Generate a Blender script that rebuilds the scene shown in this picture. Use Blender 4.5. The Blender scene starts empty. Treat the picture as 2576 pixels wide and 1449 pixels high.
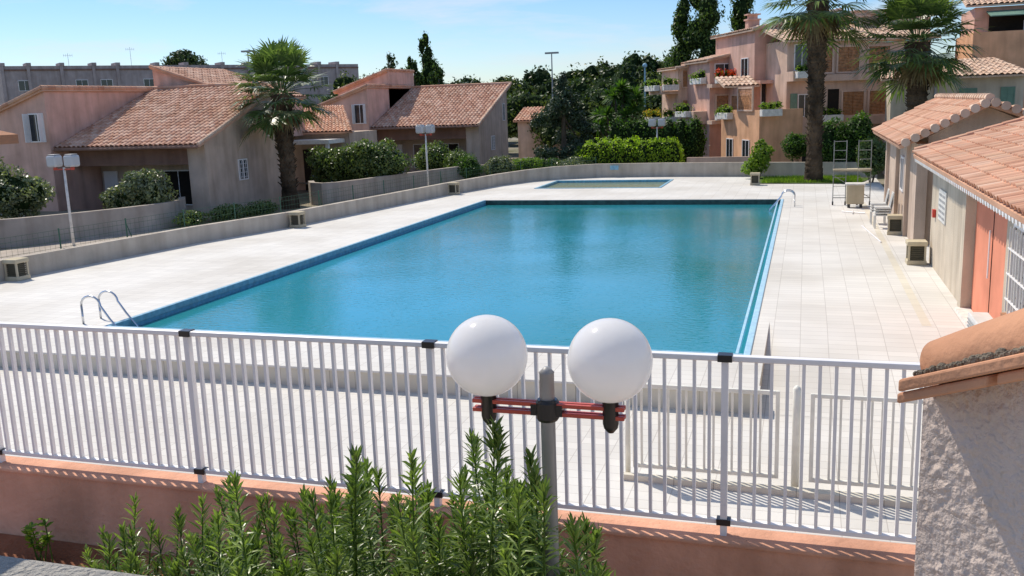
import bpy, math, random
import numpy as np
import mathutils
from mathutils import Vector, Matrix
random.seed(7)
C=bpy.context.scene.collection
R=math.radians
V=Vector
# ---------------------------------------------------------------- materials
def nmat(name):
    m=bpy.data.materials.new(name);m.use_nodes=True;nt=m.node_tree
    return m,nt,nt.nodes['Principled BSDF'],nt.nodes.new,nt.links.new
def setp(b,rough=.8,spec=.3,metal=0):
    b.inputs['Roughness'].default_value=rough
    b.inputs['Specular IOR Level'].default_value=spec
    b.inputs['Metallic'].default_value=metal
def col(c): return (c[0],c[1],c[2],1)
def noise_mix(N,L,nt,c1,c2,scale,detail=6,lo=.35,hi=.65,coord=None,stretch=None):
    g=N('ShaderNodeNewGeometry')
    n=N('ShaderNodeTexNoise');n.inputs['Scale'].default_value=scale;n.inputs['Detail'].default_value=detail
    src=g.outputs['Position']
    if stretch:
        mp=N('ShaderNodeMapping');mp.inputs['Scale'].default_value=stretch;L(src,mp.inputs[0]);src=mp.outputs[0]
    L(src,n.inputs['Vector'])
    r=N('ShaderNodeValToRGB');r.color_ramp.elements[0].position=lo;r.color_ramp.elements[1].position=hi
    r.color_ramp.elements[0].color=col(c1);r.color_ramp.elements[1].color=col(c2)
    L(n.outputs[0],r.inputs[0]);return r.outputs[0]
def stucco(name,c,var=.12,bump=.4,scale=30,rough=.9,dirt=True,dist=.03):
    m,nt,b,N,L=nmat(name);setp(b,rough,.15)
    c2=[x*(1-var*1.6) for x in c];c3=[min(1,x*(1+var*.6)) for x in c]
    a=noise_mix(N,L,nt,c2,c3,1.1,8,.3,.7)
    if dirt:
        d=noise_mix(N,L,nt,(.72,.69,.66),(1,1,1),1.0,7,.3,.6,stretch=(2.5,2.5,.35))
        mx=N('ShaderNodeMix');mx.data_type='RGBA';mx.blend_type='MULTIPLY';mx.inputs[0].default_value=.75
        L(a,mx.inputs[6]);L(d,mx.inputs[7]);a=mx.outputs[2]
    L(a,b.inputs['Base Color'])
    g=N('ShaderNodeNewGeometry');n=N('ShaderNodeTexNoise');n.inputs['Scale'].default_value=scale;n.inputs['Detail'].default_value=5
    L(g.outputs['Position'],n.inputs['Vector'])
    bp=N('ShaderNodeBump');bp.inputs['Strength'].default_value=bump;bp.inputs['Distance'].default_value=dist
    L(n.outputs[0],bp.inputs['Height']);L(bp.outputs[0],b.inputs['Normal']);return m
def plain(name,c,rough=.6,spec=.4,metal=0,var=.08):
    m,nt,b,N,L=nmat(name);setp(b,rough,spec,metal)
    L(noise_mix(N,L,nt,[x*(1-var) for x in c],[min(1,x*(1+var)) for x in c],6,4),b.inputs['Base Color']);return m
def leafm(name,c1,c2,trans=.35,rough=.5,spec=.35):
    m,nt,b,N,L=nmat(name);setp(b,rough,spec)
    g=N('ShaderNodeNewGeometry');r=N('ShaderNodeValToRGB')
    r.color_ramp.elements[0].color=col(c1);r.color_ramp.elements[1].color=col(c2)
    L(g.outputs['Random Per Island'],r.inputs[0])
    cl=noise_mix(N,L,nt,(.6,.65,.6),(1.15,1.15,1.0),1.3,3,.35,.65)
    mx=N('ShaderNodeMix');mx.data_type='RGBA';mx.blend_type='MULTIPLY';mx.inputs[0].default_value=1
    L(r.outputs[0],mx.inputs[6]);L(cl,mx.inputs[7])
    L(mx.outputs[2],b.inputs['Base Color'])
    t=N('ShaderNodeBsdfTranslucent');
    mu=N('ShaderNodeMix');mu.data_type='RGBA';mu.blend_type='MULTIPLY';mu.inputs[0].default_value=1;mu.inputs[7].default_value=(1.5,1.7,.7,1)
    L(mx.outputs[2],mu.inputs[6]);L(mu.outputs[2],t.inputs[0])
    ms=N('ShaderNodeMixShader');ms.inputs[0].default_value=trans
    L(b.outputs[0],ms.inputs[1]);L(t.outputs[0],ms.inputs[2])
    L(ms.outputs[0],nt.nodes['Material Output'].inputs[0]);return m
def opal(name,c,tr=.4,rough=.12):
    m,nt,b,N,L=nmat(name);setp(b,rough,.5)
    L(noise_mix(N,L,nt,[x*.98 for x in c],c,3,3),b.inputs['Base Color'])
    t=N('ShaderNodeBsdfTranslucent');t.inputs[0].default_value=(1,.98,.95,1)
    ms=N('ShaderNodeMixShader');ms.inputs[0].default_value=tr
    L(b.outputs[0],ms.inputs[1]);L(t.outputs[0],ms.inputs[2]);L(ms.outputs[0],nt.nodes['Material Output'].inputs[0]);return m
def tilem(name,cols):
    m,nt,b,N,L=nmat(name);setp(b,.85,.15)
    uv=N('ShaderNodeUVMap');f=N('ShaderNodeVectorMath');f.operation='FLOOR'
    L(uv.outputs[0],f.inputs[0]);w=N('ShaderNodeTexWhiteNoise');w.noise_dimensions='2D';L(f.outputs[0],w.inputs['Vector'])
    r=N('ShaderNodeValToRGB');els=r.color_ramp.elements
    for i,c in enumerate(cols):
        e=els[i] if i<2 else els.new(1)
        e.position=i/(len(cols)-1)
    for i,c in enumerate(cols):
        els[i].color=col(c)
    L(w.outputs['Value'],r.inputs[0])
    d=noise_mix(N,L,nt,(.72,.69,.66),(1.05,1.05,1.05),1.2,8,.3,.65)
    mx=N('ShaderNodeMix');mx.data_type='RGBA';mx.blend_type='MULTIPLY';mx.inputs[0].default_value=.8
    L(r.outputs[0],mx.inputs[6]);L(d,mx.inputs[7]);L(mx.outputs[2],b.inputs['Base Color']);return m
def deckm(name,c,tw,th,var,mortar,ms=.007):
    m,nt,b,N,L=nmat(name);setp(b,.75,.25)
    g=N('ShaderNodeNewGeometry');br=N('ShaderNodeTexBrick');L(g.outputs['Position'],br.inputs['Vector'])
    br.offset=.0;br.inputs['Scale'].default_value=1;br.inputs['Brick Width'].default_value=tw;br.inputs['Row Height'].default_value=th
    br.inputs['Mortar Size'].default_value=ms;br.inputs['Mortar Smooth'].default_value=.3
    br.inputs['Color1'].default_value=col(c);br.inputs['Color2'].default_value=col([x*(1-var) for x in c])
    br.inputs['Mortar'].default_value=col(mortar)
    d=noise_mix(N,L,nt,(.84,.82,.79),(1.03,1.03,1.03),.35,9,.32,.62)
    mx=N('ShaderNodeMix');mx.data_type='RGBA';mx.blend_type='MULTIPLY';mx.inputs[0].default_value=.85
    L(br.outputs[0],mx.inputs[6]);L(d,mx.inputs[7]);L(mx.outputs[2],b.inputs['Base Color']);return m
M={}
M['deck']=deckm('deck_tile',(.71,.685,.635),.5,.25,.09,(.50,.47,.43))
M['step']=deckm('step_tile',(.70,.65,.54),.5,.6,.12,(.38,.34,.28))
M['beige']=stucco('beige_stucco',(.64,.55,.43))
M['lowwall']=stucco('low_wall_render',(.58,.51,.42),bump=.3)
M['retain']=stucco('retaining_render',(.48,.42,.36))
M['pinkgrey']=stucco('greyish_pink_stucco',(.61,.48,.38))
M['pink']=stucco('pink_stucco',(.76,.48,.38))
M['pinkwall']=stucco('salmon_render',(.78,.42,.28),var=.22,bump=.6,scale=14)
M['orange']=stucco('orange_stucco',(.80,.46,.27))
M['peach']=stucco('peach_stucco',(.76,.55,.42))
M['brownwall']=stucco('brown_stucco',(.27,.16,.12))
M['farwall']=stucco('far_stucco',(.45,.38,.36),dirt=True)
M['rough']=stucco('rough_roughcast',(.74,.61,.52),var=.12,bump=.9,scale=45,dist=.02)
M['conc']=stucco('rough_concrete',(.46,.44,.40),var=.3,bump=1.0,scale=60)
M['bouncepave']=stucco('bounce_paving',(.62,.50,.39),bump=.2)  # mostly unseen front ground, made pale to bounce light onto the salmon wall
M['tile']=tilem('roof_tile',[(.48,.26,.18),(.60,.35,.24),(.65,.41,.30),(.70,.49,.37),(.55,.32,.23)])
M['tileo']=tilem('roof_tile_orange',[(.55,.29,.19),(.66,.36,.24),(.70,.43,.29),(.62,.35,.24),(.72,.49,.36)])
M['tilep']=tilem('roof_tile_pale',[(.60,.41,.29),(.68,.49,.36),(.74,.56,.43),(.69,.47,.34),(.62,.44,.33)])
M['capt']=stucco('cap_terracotta',(.66,.34,.20),var=.25,bump=.3,scale=20)
M['mortar']=stucco('lichen_mortar',(.26,.22,.17),var=.4,bump=1,scale=80)
M['white']=plain('white_paint',(.86,.82,.79),.4,.5,0,.03)
M['cream']=plain('cream_paint',(.76,.73,.63),.5,.4,0,.08)
M['plastic']=plain('white_plastic',(.70,.69,.65),.35,.5)
M['globe']=opal('opal_globe',(.93,.92,.91),.4)
M['frost']=opal('frosted_shade',(.52,.56,.60),.25,.2)
M['scallop']=plain('eave_white',(.72,.72,.72),.6,.3)
M['greym']=plain('grey_metal',(.33,.33,.33),.5,.45,.15)
M['scaff']=plain('dull_scaffold_metal',(.28,.28,.26),.6,.3,0,.2)
M['steel']=plain('stainless_steel',(.62,.63,.65),.22,.5,1)
M['black']=plain('black_plastic',(.018,.018,.02),.35,.5)
M['red']=plain('red_paint',(.55,.05,.03),.4,.5)
M['redbar']=plain('red_bar',(.50,.08,.05),.4,.5)
M['door']=stucco('orange_red_door_paint',(.76,.29,.18),var=.12,bump=.1,dirt=False)
M['glass']=plain('dark_glass',(.02,.025,.03),.08,.6)
M['dark']=plain('dark_interior',(.03,.025,.02),.9,.1)
M['wood']=plain('wood_screen',(.42,.20,.09),.7,.2,0,.35)
M['green']=plain('green_wire',(.05,.12,.08),.5,.3)
M['shutter']=plain('green_shutter',(.16,.27,.20),.6,.3)
M['blue']=plain('pool_coping_blue',(.22,.42,.54),.45,.4,0,.15)
M['bluew']=plain('pool_wall_blue',(.13,.38,.54),.45,.4,0,.15)
M['tealshade']=plain('end_wall_painted_shade',(.05,.09,.08),.5,.4,0,.3)  # shade of the far inner pool wall, painted in as a dark colour
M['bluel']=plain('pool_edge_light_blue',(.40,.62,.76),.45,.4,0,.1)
M['planter']=plain('planter_concrete',(.74,.71,.65),.85,.2,0,.12)
M['boxl']=stucco('beige_lamp_box',(.58,.50,.35),bump=.1)
M['louv']=plain('dark_louvre',(.10,.09,.06),.6,.3)
M['trunk']=stucco('bark',(.13,.10,.07),var=.4,bump=1,scale=25,dirt=False)
M['palmt']=stucco('palm_bark',(.115,.08,.05),var=.5,bump=1,scale=18,dirt=False)
M['soil']=stucco('reddish_soil',(.32,.13,.07),var=.4,bump=.8,scale=15,dirt=False)
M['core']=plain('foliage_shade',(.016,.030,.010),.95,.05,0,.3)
M['lpine']=leafm('pine_leaf',(.024,.048,.016),(.085,.12,.038),.15)
M['lpine2']=leafm('pine_leaf_warm',(.06,.09,.02),(.17,.20,.05),.2)
M['lpine3']=leafm('pine_leaf_mid',(.035,.07,.02),(.12,.16,.045),.2)
M['lconif']=leafm('conifer_leaf',(.020,.042,.026),(.085,.12,.070),.12)
M['lpop']=leafm('poplar_leaf',(.045,.09,.02),(.14,.20,.05),.3)
M['lhedge']=leafm('hedge_leaf',(.22,.34,.02),(.42,.54,.06),.45)
M['lhedged']=leafm('dark_hedge_leaf',(.035,.085,.015),(.11,.20,.035),.35)
M['lbush']=leafm('oleander_bush_leaf',(.05,.10,.03),(.22,.27,.09),.3,.4,.5)
M['lbushg']=leafm('grey_bush_leaf',(.06,.09,.045),(.32,.34,.20),.25,.35,.6)
M['lbushb']=leafm('bright_bush_leaf',(.08,.16,.018),(.26,.36,.045),.4)
M['lole']=leafm('oleander_leaf',(.055,.10,.025),(.27,.35,.10),.35,.32,.5)
M['lpalm']=leafm('palm_leaf',(.050,.095,.03),(.19,.25,.085),.3,.4,.5)
M['ldead']=leafm('dry_palm_leaf',(.18,.12,.06),(.32,.24,.14),.2)
M['flower']=leafm('red_flower',(.55,.03,.015),(.75,.10,.03),.3)
M['yflower']=leafm('yellow_flower',(.6,.40,.02),(.7,.5,.05),.3)
def groundm():
    m,nt,b,N,L=nmat('dusty_ground');setp(b,.95,.1)
    L(noise_mix(N,L,nt,(.12,.12,.06),(.32,.28,.22),.15,8),b.inputs['Base Color']);return m
M['ground']=groundm()
M['road']=stucco('asphalt',(.09,.088,.085),bump=.2,dirt=False)
M['grass']=stucco('grass_base',(.09,.14,.03),var=.4,bump=.5,dirt=False)
def waterm(name,c1,c2,st=.30):
    m,nt,b,N,L=nmat(name)
    setp(b,.02,.5);b.inputs['IOR'].default_value=1.45
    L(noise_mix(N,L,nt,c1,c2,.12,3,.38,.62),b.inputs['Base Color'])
    g=N('ShaderNodeNewGeometry')
    mp=N('ShaderNodeMapping');mp.inputs['Scale'].default_value=(1,1.7,1);L(g.outputs['Position'],mp.inputs[0])
    n=N('ShaderNodeTexNoise');n.inputs['Scale'].default_value=5.5;n.inputs['Detail'].default_value=3;n.inputs['Distortion'].default_value=.5
    L(mp.outputs[0],n.inputs['Vector'])
    n2=N('ShaderNodeTexNoise');n2.inputs['Scale'].default_value=.3;n2.inputs['Detail'].default_value=2;L(g.outputs['Position'],n2.inputs['Vector'])
    mu=N('ShaderNodeMath');mu.operation='MULTIPLY';L(n.outputs[0],mu.inputs[0]);L(n2.outputs[0],mu.inputs[1])
    bp=N('ShaderNodeBump');bp.inputs['Strength'].default_value=st;bp.inputs['Distance'].default_value=.05
    L(mu.outputs[0],bp.inputs['Height']);L(bp.outputs[0],b.inputs['Normal']);return m
M['water']=waterm('pool_water',(.022,.225,.245),(.032,.29,.39))  # teal-green patches in the base colour stand in for tree reflections
M['water2']=waterm('shallow_water',(.26,.30,.15),(.34,.36,.20),.15)
# ---------------------------------------------------------------- mesh helper
class MB:
    def __init__(s): s.v=[];s.f=[];s.uv=None
    def add(s,vs,fs):
        o=len(s.v);s.v+=[tuple(p) for p in vs];s.f+=[tuple(i+o for i in f) for f in fs];return s
    def box(s,x0,y0,z0,x1,y1,z1):
        return s.add([(x0,y0,z0),(x1,y0,z0),(x1,y1,z0),(x0,y1,z0),(x0,y0,z1),(x1,y0,z1),(x1,y1,z1),(x0,y1,z1)],
            [(0,3,2,1),(4,5,6,7),(0,1,5,4),(1,2,6,5),(2,3,7,6),(3,0,4,7)])
    def ob(s,o,a,b,c):
        o,a,b,c=V(o),V(a),V(b),V(c)
        return s.add([o,o+a,o+a+b,o+b,o+c,o+a+c,o+a+b+c,o+b+c],[(0,3,2,1),(4,5,6,7),(0,1,5,4),(1,2,6,5),(2,3,7,6),(3,0,4,7)])
    def prism(s,poly,ext):
        n=len(poly);e=V(ext);p=[V(q) for q in poly]
        return s.add(p+[q+e for q in p],[tuple(range(n))[::-1],tuple(range(n,2*n))]+[(i,(i+1)%n,(i+1)%n+n,i+n) for i in range(n)])
    def tube(s,pts,r,n=8,cap=True):
        pts=[V(p) for p in pts];k=len(pts);rs=r if isinstance(r,(list,tuple)) else [r]*k
        vs=[];prev=None
        for i,p in enumerate(pts):
            d=(pts[min(i+1,k-1)]-pts[max(i-1,0)]).normalized()
            if prev is None:
                a=d.orthogonal().normalized()
            else:
                a=(prev-d*prev.dot(d)).normalized()
            prev=a;b=d.cross(a)
            for j in range(n):
                t=2*math.pi*j/n;vs.append(p+(a*math.cos(t)+b*math.sin(t))*rs[i])
        fs=[(i*n+j,i*n+(j+1)%n,(i+1)*n+(j+1)%n,(i+1)*n+j) for i in range(k-1) for j in range(n)]
        if cap: fs+=[tuple(range(n))[::-1],tuple(range((k-1)*n,k*n))]
        return s.add(vs,fs)
    def sphere(s,c,r,nu=32,nv=20,sq=1.0,sz=1.0):
        c=V(c);vs=[c+V((0,0,-r*sz))]
        for i in range(1,nv):
            a=-math.pi/2+math.pi*i/nv
            for j in range(nu):
                t=2*math.pi*j/nu
                x=math.cos(t)*math.cos(a);y=math.sin(t)*math.cos(a);z=math.sin(a)
                f=lambda q:math.copysign(abs(q)**sq,q)
                vs.append(c+V((f(x)*r,f(y)*r,f(z)*r*sz)))
        vs.append(c+V((0,0,r*sz)));e=len(vs)-1
        fs=[(0,1+(j+1)%nu,1+j) for j in range(nu)]
        for i in range(nv-2):
            for j in range(nu):
                a=1+i*nu;fs.append((a+j,a+(j+1)%nu,a+nu+(j+1)%nu,a+nu+j))
        a=1+(nv-2)*nu;fs+=[(a+j,a+(j+1)%nu,e) for j in range(nu)]
        return s.add(vs,fs)
    def mesh(s,name,mat,smooth=False):
        me=bpy.data.meshes.new(name);me.from_pydata(s.v,[],s.f);me.materials.append(M[mat] if isinstance(mat,str) else mat)
        if smooth: me.polygons.foreach_set('use_smooth',[True]*len(me.polygons))
        me.update();return me
def top(ob,label,cat,group=None,kind=None):
    if label: ob['label']=label
    if cat: ob['category']=cat
    if group: ob['group']=group
    if kind: ob['kind']=kind
    return ob
def link(ob,parent=None):
    C.objects.link(ob)
    if parent is not None:
        ob.parent=parent;ob.matrix_parent_inverse=Matrix.Translation(-wl(parent))
    return ob
WL={}
def wl(o): return WL.get(o.name,V((0,0,0)))
def E(name,label,cat,loc=(0,0,0),group=None):
    o=bpy.data.objects.new(name,None);o.location=loc;C.objects.link(o);o.empty_display_size=.2
    WL[o.name]=V(loc);return top(o,label,cat,group)
def P(name,mb,mat,parent=None,smooth=False,label=None,cat=None,group=None,kind=None,bevel=0,seg=2):
    me=mb.mesh(name,mat,smooth) if isinstance(mb,MB) else mb
    o=bpy.data.objects.new(name,me);link(o,parent)
    WL[o.name]=V((0,0,0))
    if bevel:
        b=o.modifiers.new('bevel','BEVEL');b.width=bevel;b.segments=seg;b.limit_method='ANGLE'
    return top(o,label,cat,group,kind)
def clone(root,loc,rotz=0,scale=1,label=None):
    n=root.copy();C.objects.link(n);n.location=loc;n.rotation_euler=(0,0,rotz);n.scale=(scale,)*3
    if label:n['label']=label
    def rec(src,dst):
        for k in src.children:
            c=k.copy();C.objects.link(c);c.parent=dst;c.matrix_parent_inverse=k.matrix_parent_inverse.copy();rec(k,c)
    rec(root,n);return n
# ---------------------------------------------------------------- roof
def tile_roof(name,parent,e0,e1,r1,r0,mat='tile',pitch=.28,row=.42,amp=.08,thick=.1):
    e0,e1,r1,r0=V(e0),V(e1),V(r1),V(r0)
    nrm=(e1-e0).cross(r0-e0).normalized()
    if nrm.z<0:nrm=-nrm
    W=max((e1-e0).length,(r1-r0).length);H=max((r0-e0).length,(r1-e1).length)
    nc=max(2,round(W/pitch));nr=max(2,round(H/row));K=8
    prof=[0,.55,.85,.98,1,.9,.65,.12]
    vs=[];n=nc*K+1
    for i in range(nr):
        for e,h in((0,.035),(1,.0)):
            v=(i+e)/nr
            for j in range(n):
                u=j/(nc*K);p=(e0*(1-u)+e1*u)*(1-v)+(r0*(1-u)+r1*u)*v
                jt=.010*math.sin(j//K*2.3+i*1.7)
                vs.append(p+nrm*(amp*prof[j%K]+h+.012+jt))
    fs=[]
    for i in range(2*nr-1):
        for j in range(n-1):
            fs.append((i*n+j,i*n+j+1,(i+1)*n+j+1,(i+1)*n+j))
    me=bpy.data.meshes.new(name);
    b=len(vs);d=nrm*thick
    lo=[e0-d,e1-d,r1-d,r0-d];hi=[e0,e1,r1,r0]
    vs+=lo+hi
    fs2=[(b,b+1,b+2,b+3),(b+4,b+5,b+6,b+7),(b,b+1,b+5,b+4),(b+1,b+2,b+6,b+5),(b+2,b+3,b+7,b+6),(b+3,b,b+4,b+7)]
    me.from_pydata([tuple(p) for p in vs],[],fs+fs2);me.materials.append(M[mat])
    uvl=me.uv_layers.new(name='UVMap');nf=len(fs)
    for p in me.polygons:
        if p.index<nf:
            j=p.index%(n-1);i=p.index//(n-1)
            uu=(j//K+.5,i//2+.5)
            for li in p.loop_indices: uvl.data[li].uv=uu
        else:
            for li in p.loop_indices: uvl.data[li].uv=(-3.5,-3.5)
    return P(name,me,mat,parent)
def caps(name,parent,a,b,mat='tileo',r=.11,L=.42):
    a,b=V(a),V(b);n=max(1,round((b-a).length/L));mb=MB()
    for i in range(n):
        p=a.lerp(b,i/n);q=a.lerp(b,(i+1.12)/n)
        mb.tube([p,q],[r,r*.85],8)
    me=mb.mesh(name,mat);me.uv_layers.new(name='UVMap')
    uvl=me.uv_layers[0]
    for p in me.polygons:
        for li in p.loop_indices: uvl.data[li].uv=(p.index//10+.5,7.5)
    return P(name,me,mat,parent)
# ---------------------------------------------------------------- foliage
def cloud_mesh(name,lobes,n,size,mat,seed=0,aspect=.55,core=.72,lump=.16,up=0.0):
    rs=np.random.RandomState(seed)
    w=np.array([(l[3]*l[4]+l[4]*l[5]+l[3]*l[5]) for l in lobes],float);w/=w.sum()
    cnt=rs.multinomial(n,w);P0=[];Nn=[]
    for (x,y,z,rx,ry,rz),k in zip(lobes,cnt):
        d=rs.normal(size=(k,3));d/=np.linalg.norm(d,axis=1)[:,None]
        ph=rs.rand(3)*6.28
        lum=1+lump*(np.sin(d[:,0]*5+ph[0])+np.sin(d[:,1]*6+ph[1])+np.sin(d[:,2]*5+ph[2]))*.6
        r=(.68+.34*rs.rand(k)**.7)*lum+ (rs.rand(k)>.93)*rs.rand(k)*.16
        P0.append(np.array([x,y,z])+d*r[:,None]*np.array([rx,ry,rz]));Nn.append(d)
    P0=np.concatenate(P0);Nn=np.concatenate(Nn);k=len(P0)
    nn=Nn+rs.normal(size=(k,3))*.75;nn/=np.linalg.norm(nn,axis=1)[:,None]
    t=rs.normal(size=(k,3));t[:,2]+=up*2;t-=nn*(t*nn).sum(1)[:,None];t/=np.linalg.norm(t,axis=1)[:,None]
    b=np.cross(nn,t);s=size*(.6+.8*rs.rand(k))[:,None]
    v=np.stack([P0-t*s*.5,P0+b*s*aspect*.5,P0+t*s*.5,P0-b*s*aspect*.5],1).reshape(-1,3)
    base=len(v)
    mb=MB()
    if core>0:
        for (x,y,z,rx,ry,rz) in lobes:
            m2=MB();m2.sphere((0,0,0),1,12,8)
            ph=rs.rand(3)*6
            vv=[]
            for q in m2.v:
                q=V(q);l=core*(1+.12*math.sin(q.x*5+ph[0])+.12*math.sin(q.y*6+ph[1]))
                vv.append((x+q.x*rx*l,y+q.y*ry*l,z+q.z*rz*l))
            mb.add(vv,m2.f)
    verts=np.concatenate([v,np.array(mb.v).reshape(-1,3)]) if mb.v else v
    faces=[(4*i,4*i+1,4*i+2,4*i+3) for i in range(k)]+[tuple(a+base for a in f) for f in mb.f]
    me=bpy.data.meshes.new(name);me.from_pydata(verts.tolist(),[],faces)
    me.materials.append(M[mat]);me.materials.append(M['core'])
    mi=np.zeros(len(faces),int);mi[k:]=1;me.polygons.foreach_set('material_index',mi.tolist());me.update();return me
def bush(name,loc,lobes,n,size,mat,label,cat='bush',group=None,seed=0,**kw):
    o=E(name,label,cat,loc,group)
    L=[(a+loc[0],b+loc[1],c+loc[2],d,e,f) for a,b,c,d,e,f in lobes]
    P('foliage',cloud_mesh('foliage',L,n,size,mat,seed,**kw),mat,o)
    mb=MB();rg=random.Random(seed)
    for i in range(5):
        a=rg.random()*6.28;l=lobes[i%len(lobes)]
        mb.tube([V(loc)+V((math.cos(a)*.06,math.sin(a)*.06,-.1)),V(loc)+V((l[0]+math.cos(a)*l[3]*.4,l[1]+math.sin(a)*l[4]*.4,max(.1,l[2]*.9)))],[.03,.012],5)
    P('stem',mb,'trunk',o);return o
def tree(name,loc,th,tr,lobes,n,size,mat,label,cat='tree',group=None,seed=0,**kw):
    o=E(name,label,cat,loc,group);B=V(loc)
    L=[(a+loc[0],b+loc[1],c+loc[2],d,e,f) for a,b,c,d,e,f in lobes]
    mb=MB();rg=random.Random(seed)
    bend=V((rg.uniform(-.2,.2),rg.uniform(-.2,.2),0))
    mb.tube([B+V((0,0,-.3)),B+V((0,0,.15*th)),B+bend+V((0,0,.55*th)),B+V((0,0,th))],[tr*1.35,tr,tr*.75,tr*.35],10)
    for l in L[:7]:
        mb.tube([B+bend+V((0,0,.5*th+rg.random()*.25*th)),V(l[:3])],[tr*.4,tr*.12],6)
    P('trunk',mb,'trunk',o,True)
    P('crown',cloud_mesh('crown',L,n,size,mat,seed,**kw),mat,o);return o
# ================================================================ WORLD
sc=bpy.context.scene
w=bpy.data.worlds.new('World');sc.world=w;w.use_nodes=True;nt=w.node_tree
bg=nt.nodes['Background'];sky=nt.nodes.new('ShaderNodeTexSky');sky.sky_type='NISHITA';sky.sun_disc=False
EL=52;AZ=math.atan2(-.82,.57)
sky.sun_elevation=R(EL);sky.sun_rotation=AZ;sky.air_density=1.0;sky.dust_density=.3;sky.ozone_density=2.0;sky.altitude=0
tc=nt.nodes.new('ShaderNodeTexCoord');mp=nt.nodes.new('ShaderNodeMapping');mp.inputs['Scale'].default_value=(1.5,1.5,8)
nt.links.new(tc.outputs['Generated'],mp.inputs[0])
ns=nt.nodes.new('ShaderNodeTexNoise');ns.inputs['Scale'].default_value=2.6;ns.inputs['Detail'].default_value=9;ns.inputs['Roughness'].default_value=.62;ns.inputs['Distortion'].default_value=.3
nt.links.new(mp.outputs[0],ns.inputs['Vector'])
rp=nt.nodes.new('ShaderNodeValToRGB');rp.color_ramp.elements[0].position=.50;rp.color_ramp.elements[1].position=.74
rp.color_ramp.elements[0].color=(0,0,0,1);rp.color_ramp.elements[1].color=(.7,.7,.7,1)
nt.links.new(ns.outputs[0],rp.inputs[0])
sp=nt.nodes.new('ShaderNodeSeparateXYZ');nt.links.new(tc.outputs['Generated'],sp.inputs[0])
er=nt.nodes.new('ShaderNodeValToRGB');e_=er.color_ramp.elements
e_[0].position=0;e_[0].color=(.70,.78,.90,1);e_[1].position=1;e_[1].color=(1.15,1.08,1.0,1)
a_=e_.new(.10);a_.color=(.54,.70,.93,1);a_=e_.new(.28);a_.color=(.42,.70,1.08,1);a_=e_.new(.55);a_.color=(1.08,1.03,1.0,1)
nt.links.new(sp.outputs['Z'],er.inputs[0])
tn=nt.nodes.new('ShaderNodeMix');tn.data_type='RGBA';tn.blend_type='MULTIPLY';tn.inputs[0].default_value=1
nt.links.new(sky.outputs[0],tn.inputs[6]);nt.links.new(er.outputs[0],tn.inputs[7])
mx=nt.nodes.new('ShaderNodeMix');mx.data_type='RGBA';mx.inputs[7].default_value=(5.4,5.6,5.9,1)
nt.links.new(rp.outputs[0],mx.inputs[0]);nt.links.new(tn.outputs[2],mx.inputs[6]);nt.links.new(mx.outputs[2],bg.inputs[0])
bg.inputs[1].default_value=.15
ld=bpy.data.lights.new('sun','SUN');ld.energy=4.3;ld.angle=R(.5);ld.color=(1,.92,.80)
lo=bpy.data.objects.new('sun',ld);C.objects.link(lo)
sd=V((math.sin(AZ)*math.cos(R(EL)),math.cos(AZ)*math.cos(R(EL)),math.sin(R(EL))))
lo.rotation_euler=sd.to_track_quat('Z','Y').to_euler();lo.location=sd*50
cam=bpy.data.cameras.new('camera');co=bpy.data.objects.new('camera',cam);C.objects.link(co);sc.camera=co
cam.sensor_width=36;cam.lens=32.77;cam.clip_end=3000;cam.clip_start=.05
co.matrix_world=Matrix(((.9547,-.0245,.2966,0),(.2955,.1954,-.9352,0),(-.0350,.9805,.1938,4.5),(0,0,0,1)))
sc.view_settings.view_transform='Standard';sc.view_settings.look='None';sc.view_settings.exposure=0
# ================================================================ GROUND
def sheet(name,polys,mat,z=None):
    mb=MB()
    for p in polys:
        vs=[(q[0],q[1],q[2] if len(q)>2 else z) for q in p];mb.add(vs,[tuple(range(len(vs)))])
    return P(name,mb,mat,kind='structure')
sheet('ground',[[(-900,-50),(900,-50),(900,1500),(-900,1500)]],'ground',-.5)
LW=[(-23.4,14.2),(-22.6,17),(-22,20.7),(-20.7,28.2),(-19.4,32.6),(-18.3,40),(-17.5,45.2),(-16.4,49.9),(-15.4,52.3),(-14.1,53.8),(-11.9,54.9),(-8,55),(-3.1,54.4),(1.9,53.4),(3.6,52.8)]
dk=[[(-23.5,14.3),(-14.6,14.3),(-14.6,42.3),(-18.0,42.3),(-18.4,40),(-19.5,32.6),(-20.8,28.2),(-22.1,20.7),(-22.7,17)],
 [(-14.6,14.3),(-.6,14.3),(-.6,16.2),(-14.6,16.2)],
 [(-.83,16.2),(-.6,16.2),(-.6,42.3),(-.83,42.3)],
 [(-.6,19),(3.6,19),(3.6,42.3),(-.6,42.3)],
 [(-18,42.3),(3.6,42.3),(3.6,48),(-17,48),(-17.5,45.2)],
 [(-17,48),(-13.8,48),(-13.8,52.8),(-15.2,52.8),(-16.4,49.9)],
 [(-7,48),(3.6,48),(3.6,53),(-3.1,54.4),(-7,55)],
 [(-15.2,52.8),(-7,52.8),(-7,55),(-11.9,55),(-14.1,54)]]
sheet('deck',dk,'deck',0)
sheet('ramp',[[(-.6,14.3,-.356),(3.6,14.3,-.356),(3.6,19,0),(-.6,19,0)]],'deck')
sheet('terrace',[[(-26,7.3),(3.8,7.3),(3.8,14.4),(-26,14.4)]],'deck',-.36)
mb=MB();mb.box(-23.5,14.285,-.36,-.6,14.3,-.03);mb.add([(-.6,14.3,-.36),(-.6,19,0),(-.6,14.3,0)],[(0,1,2)])
P('step_riser',mb,'step',kind='structure')
P('step_edge',MB().box(-23.5,14.24,-.03,-.58,14.6,.004),'deck',kind='structure')
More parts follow.
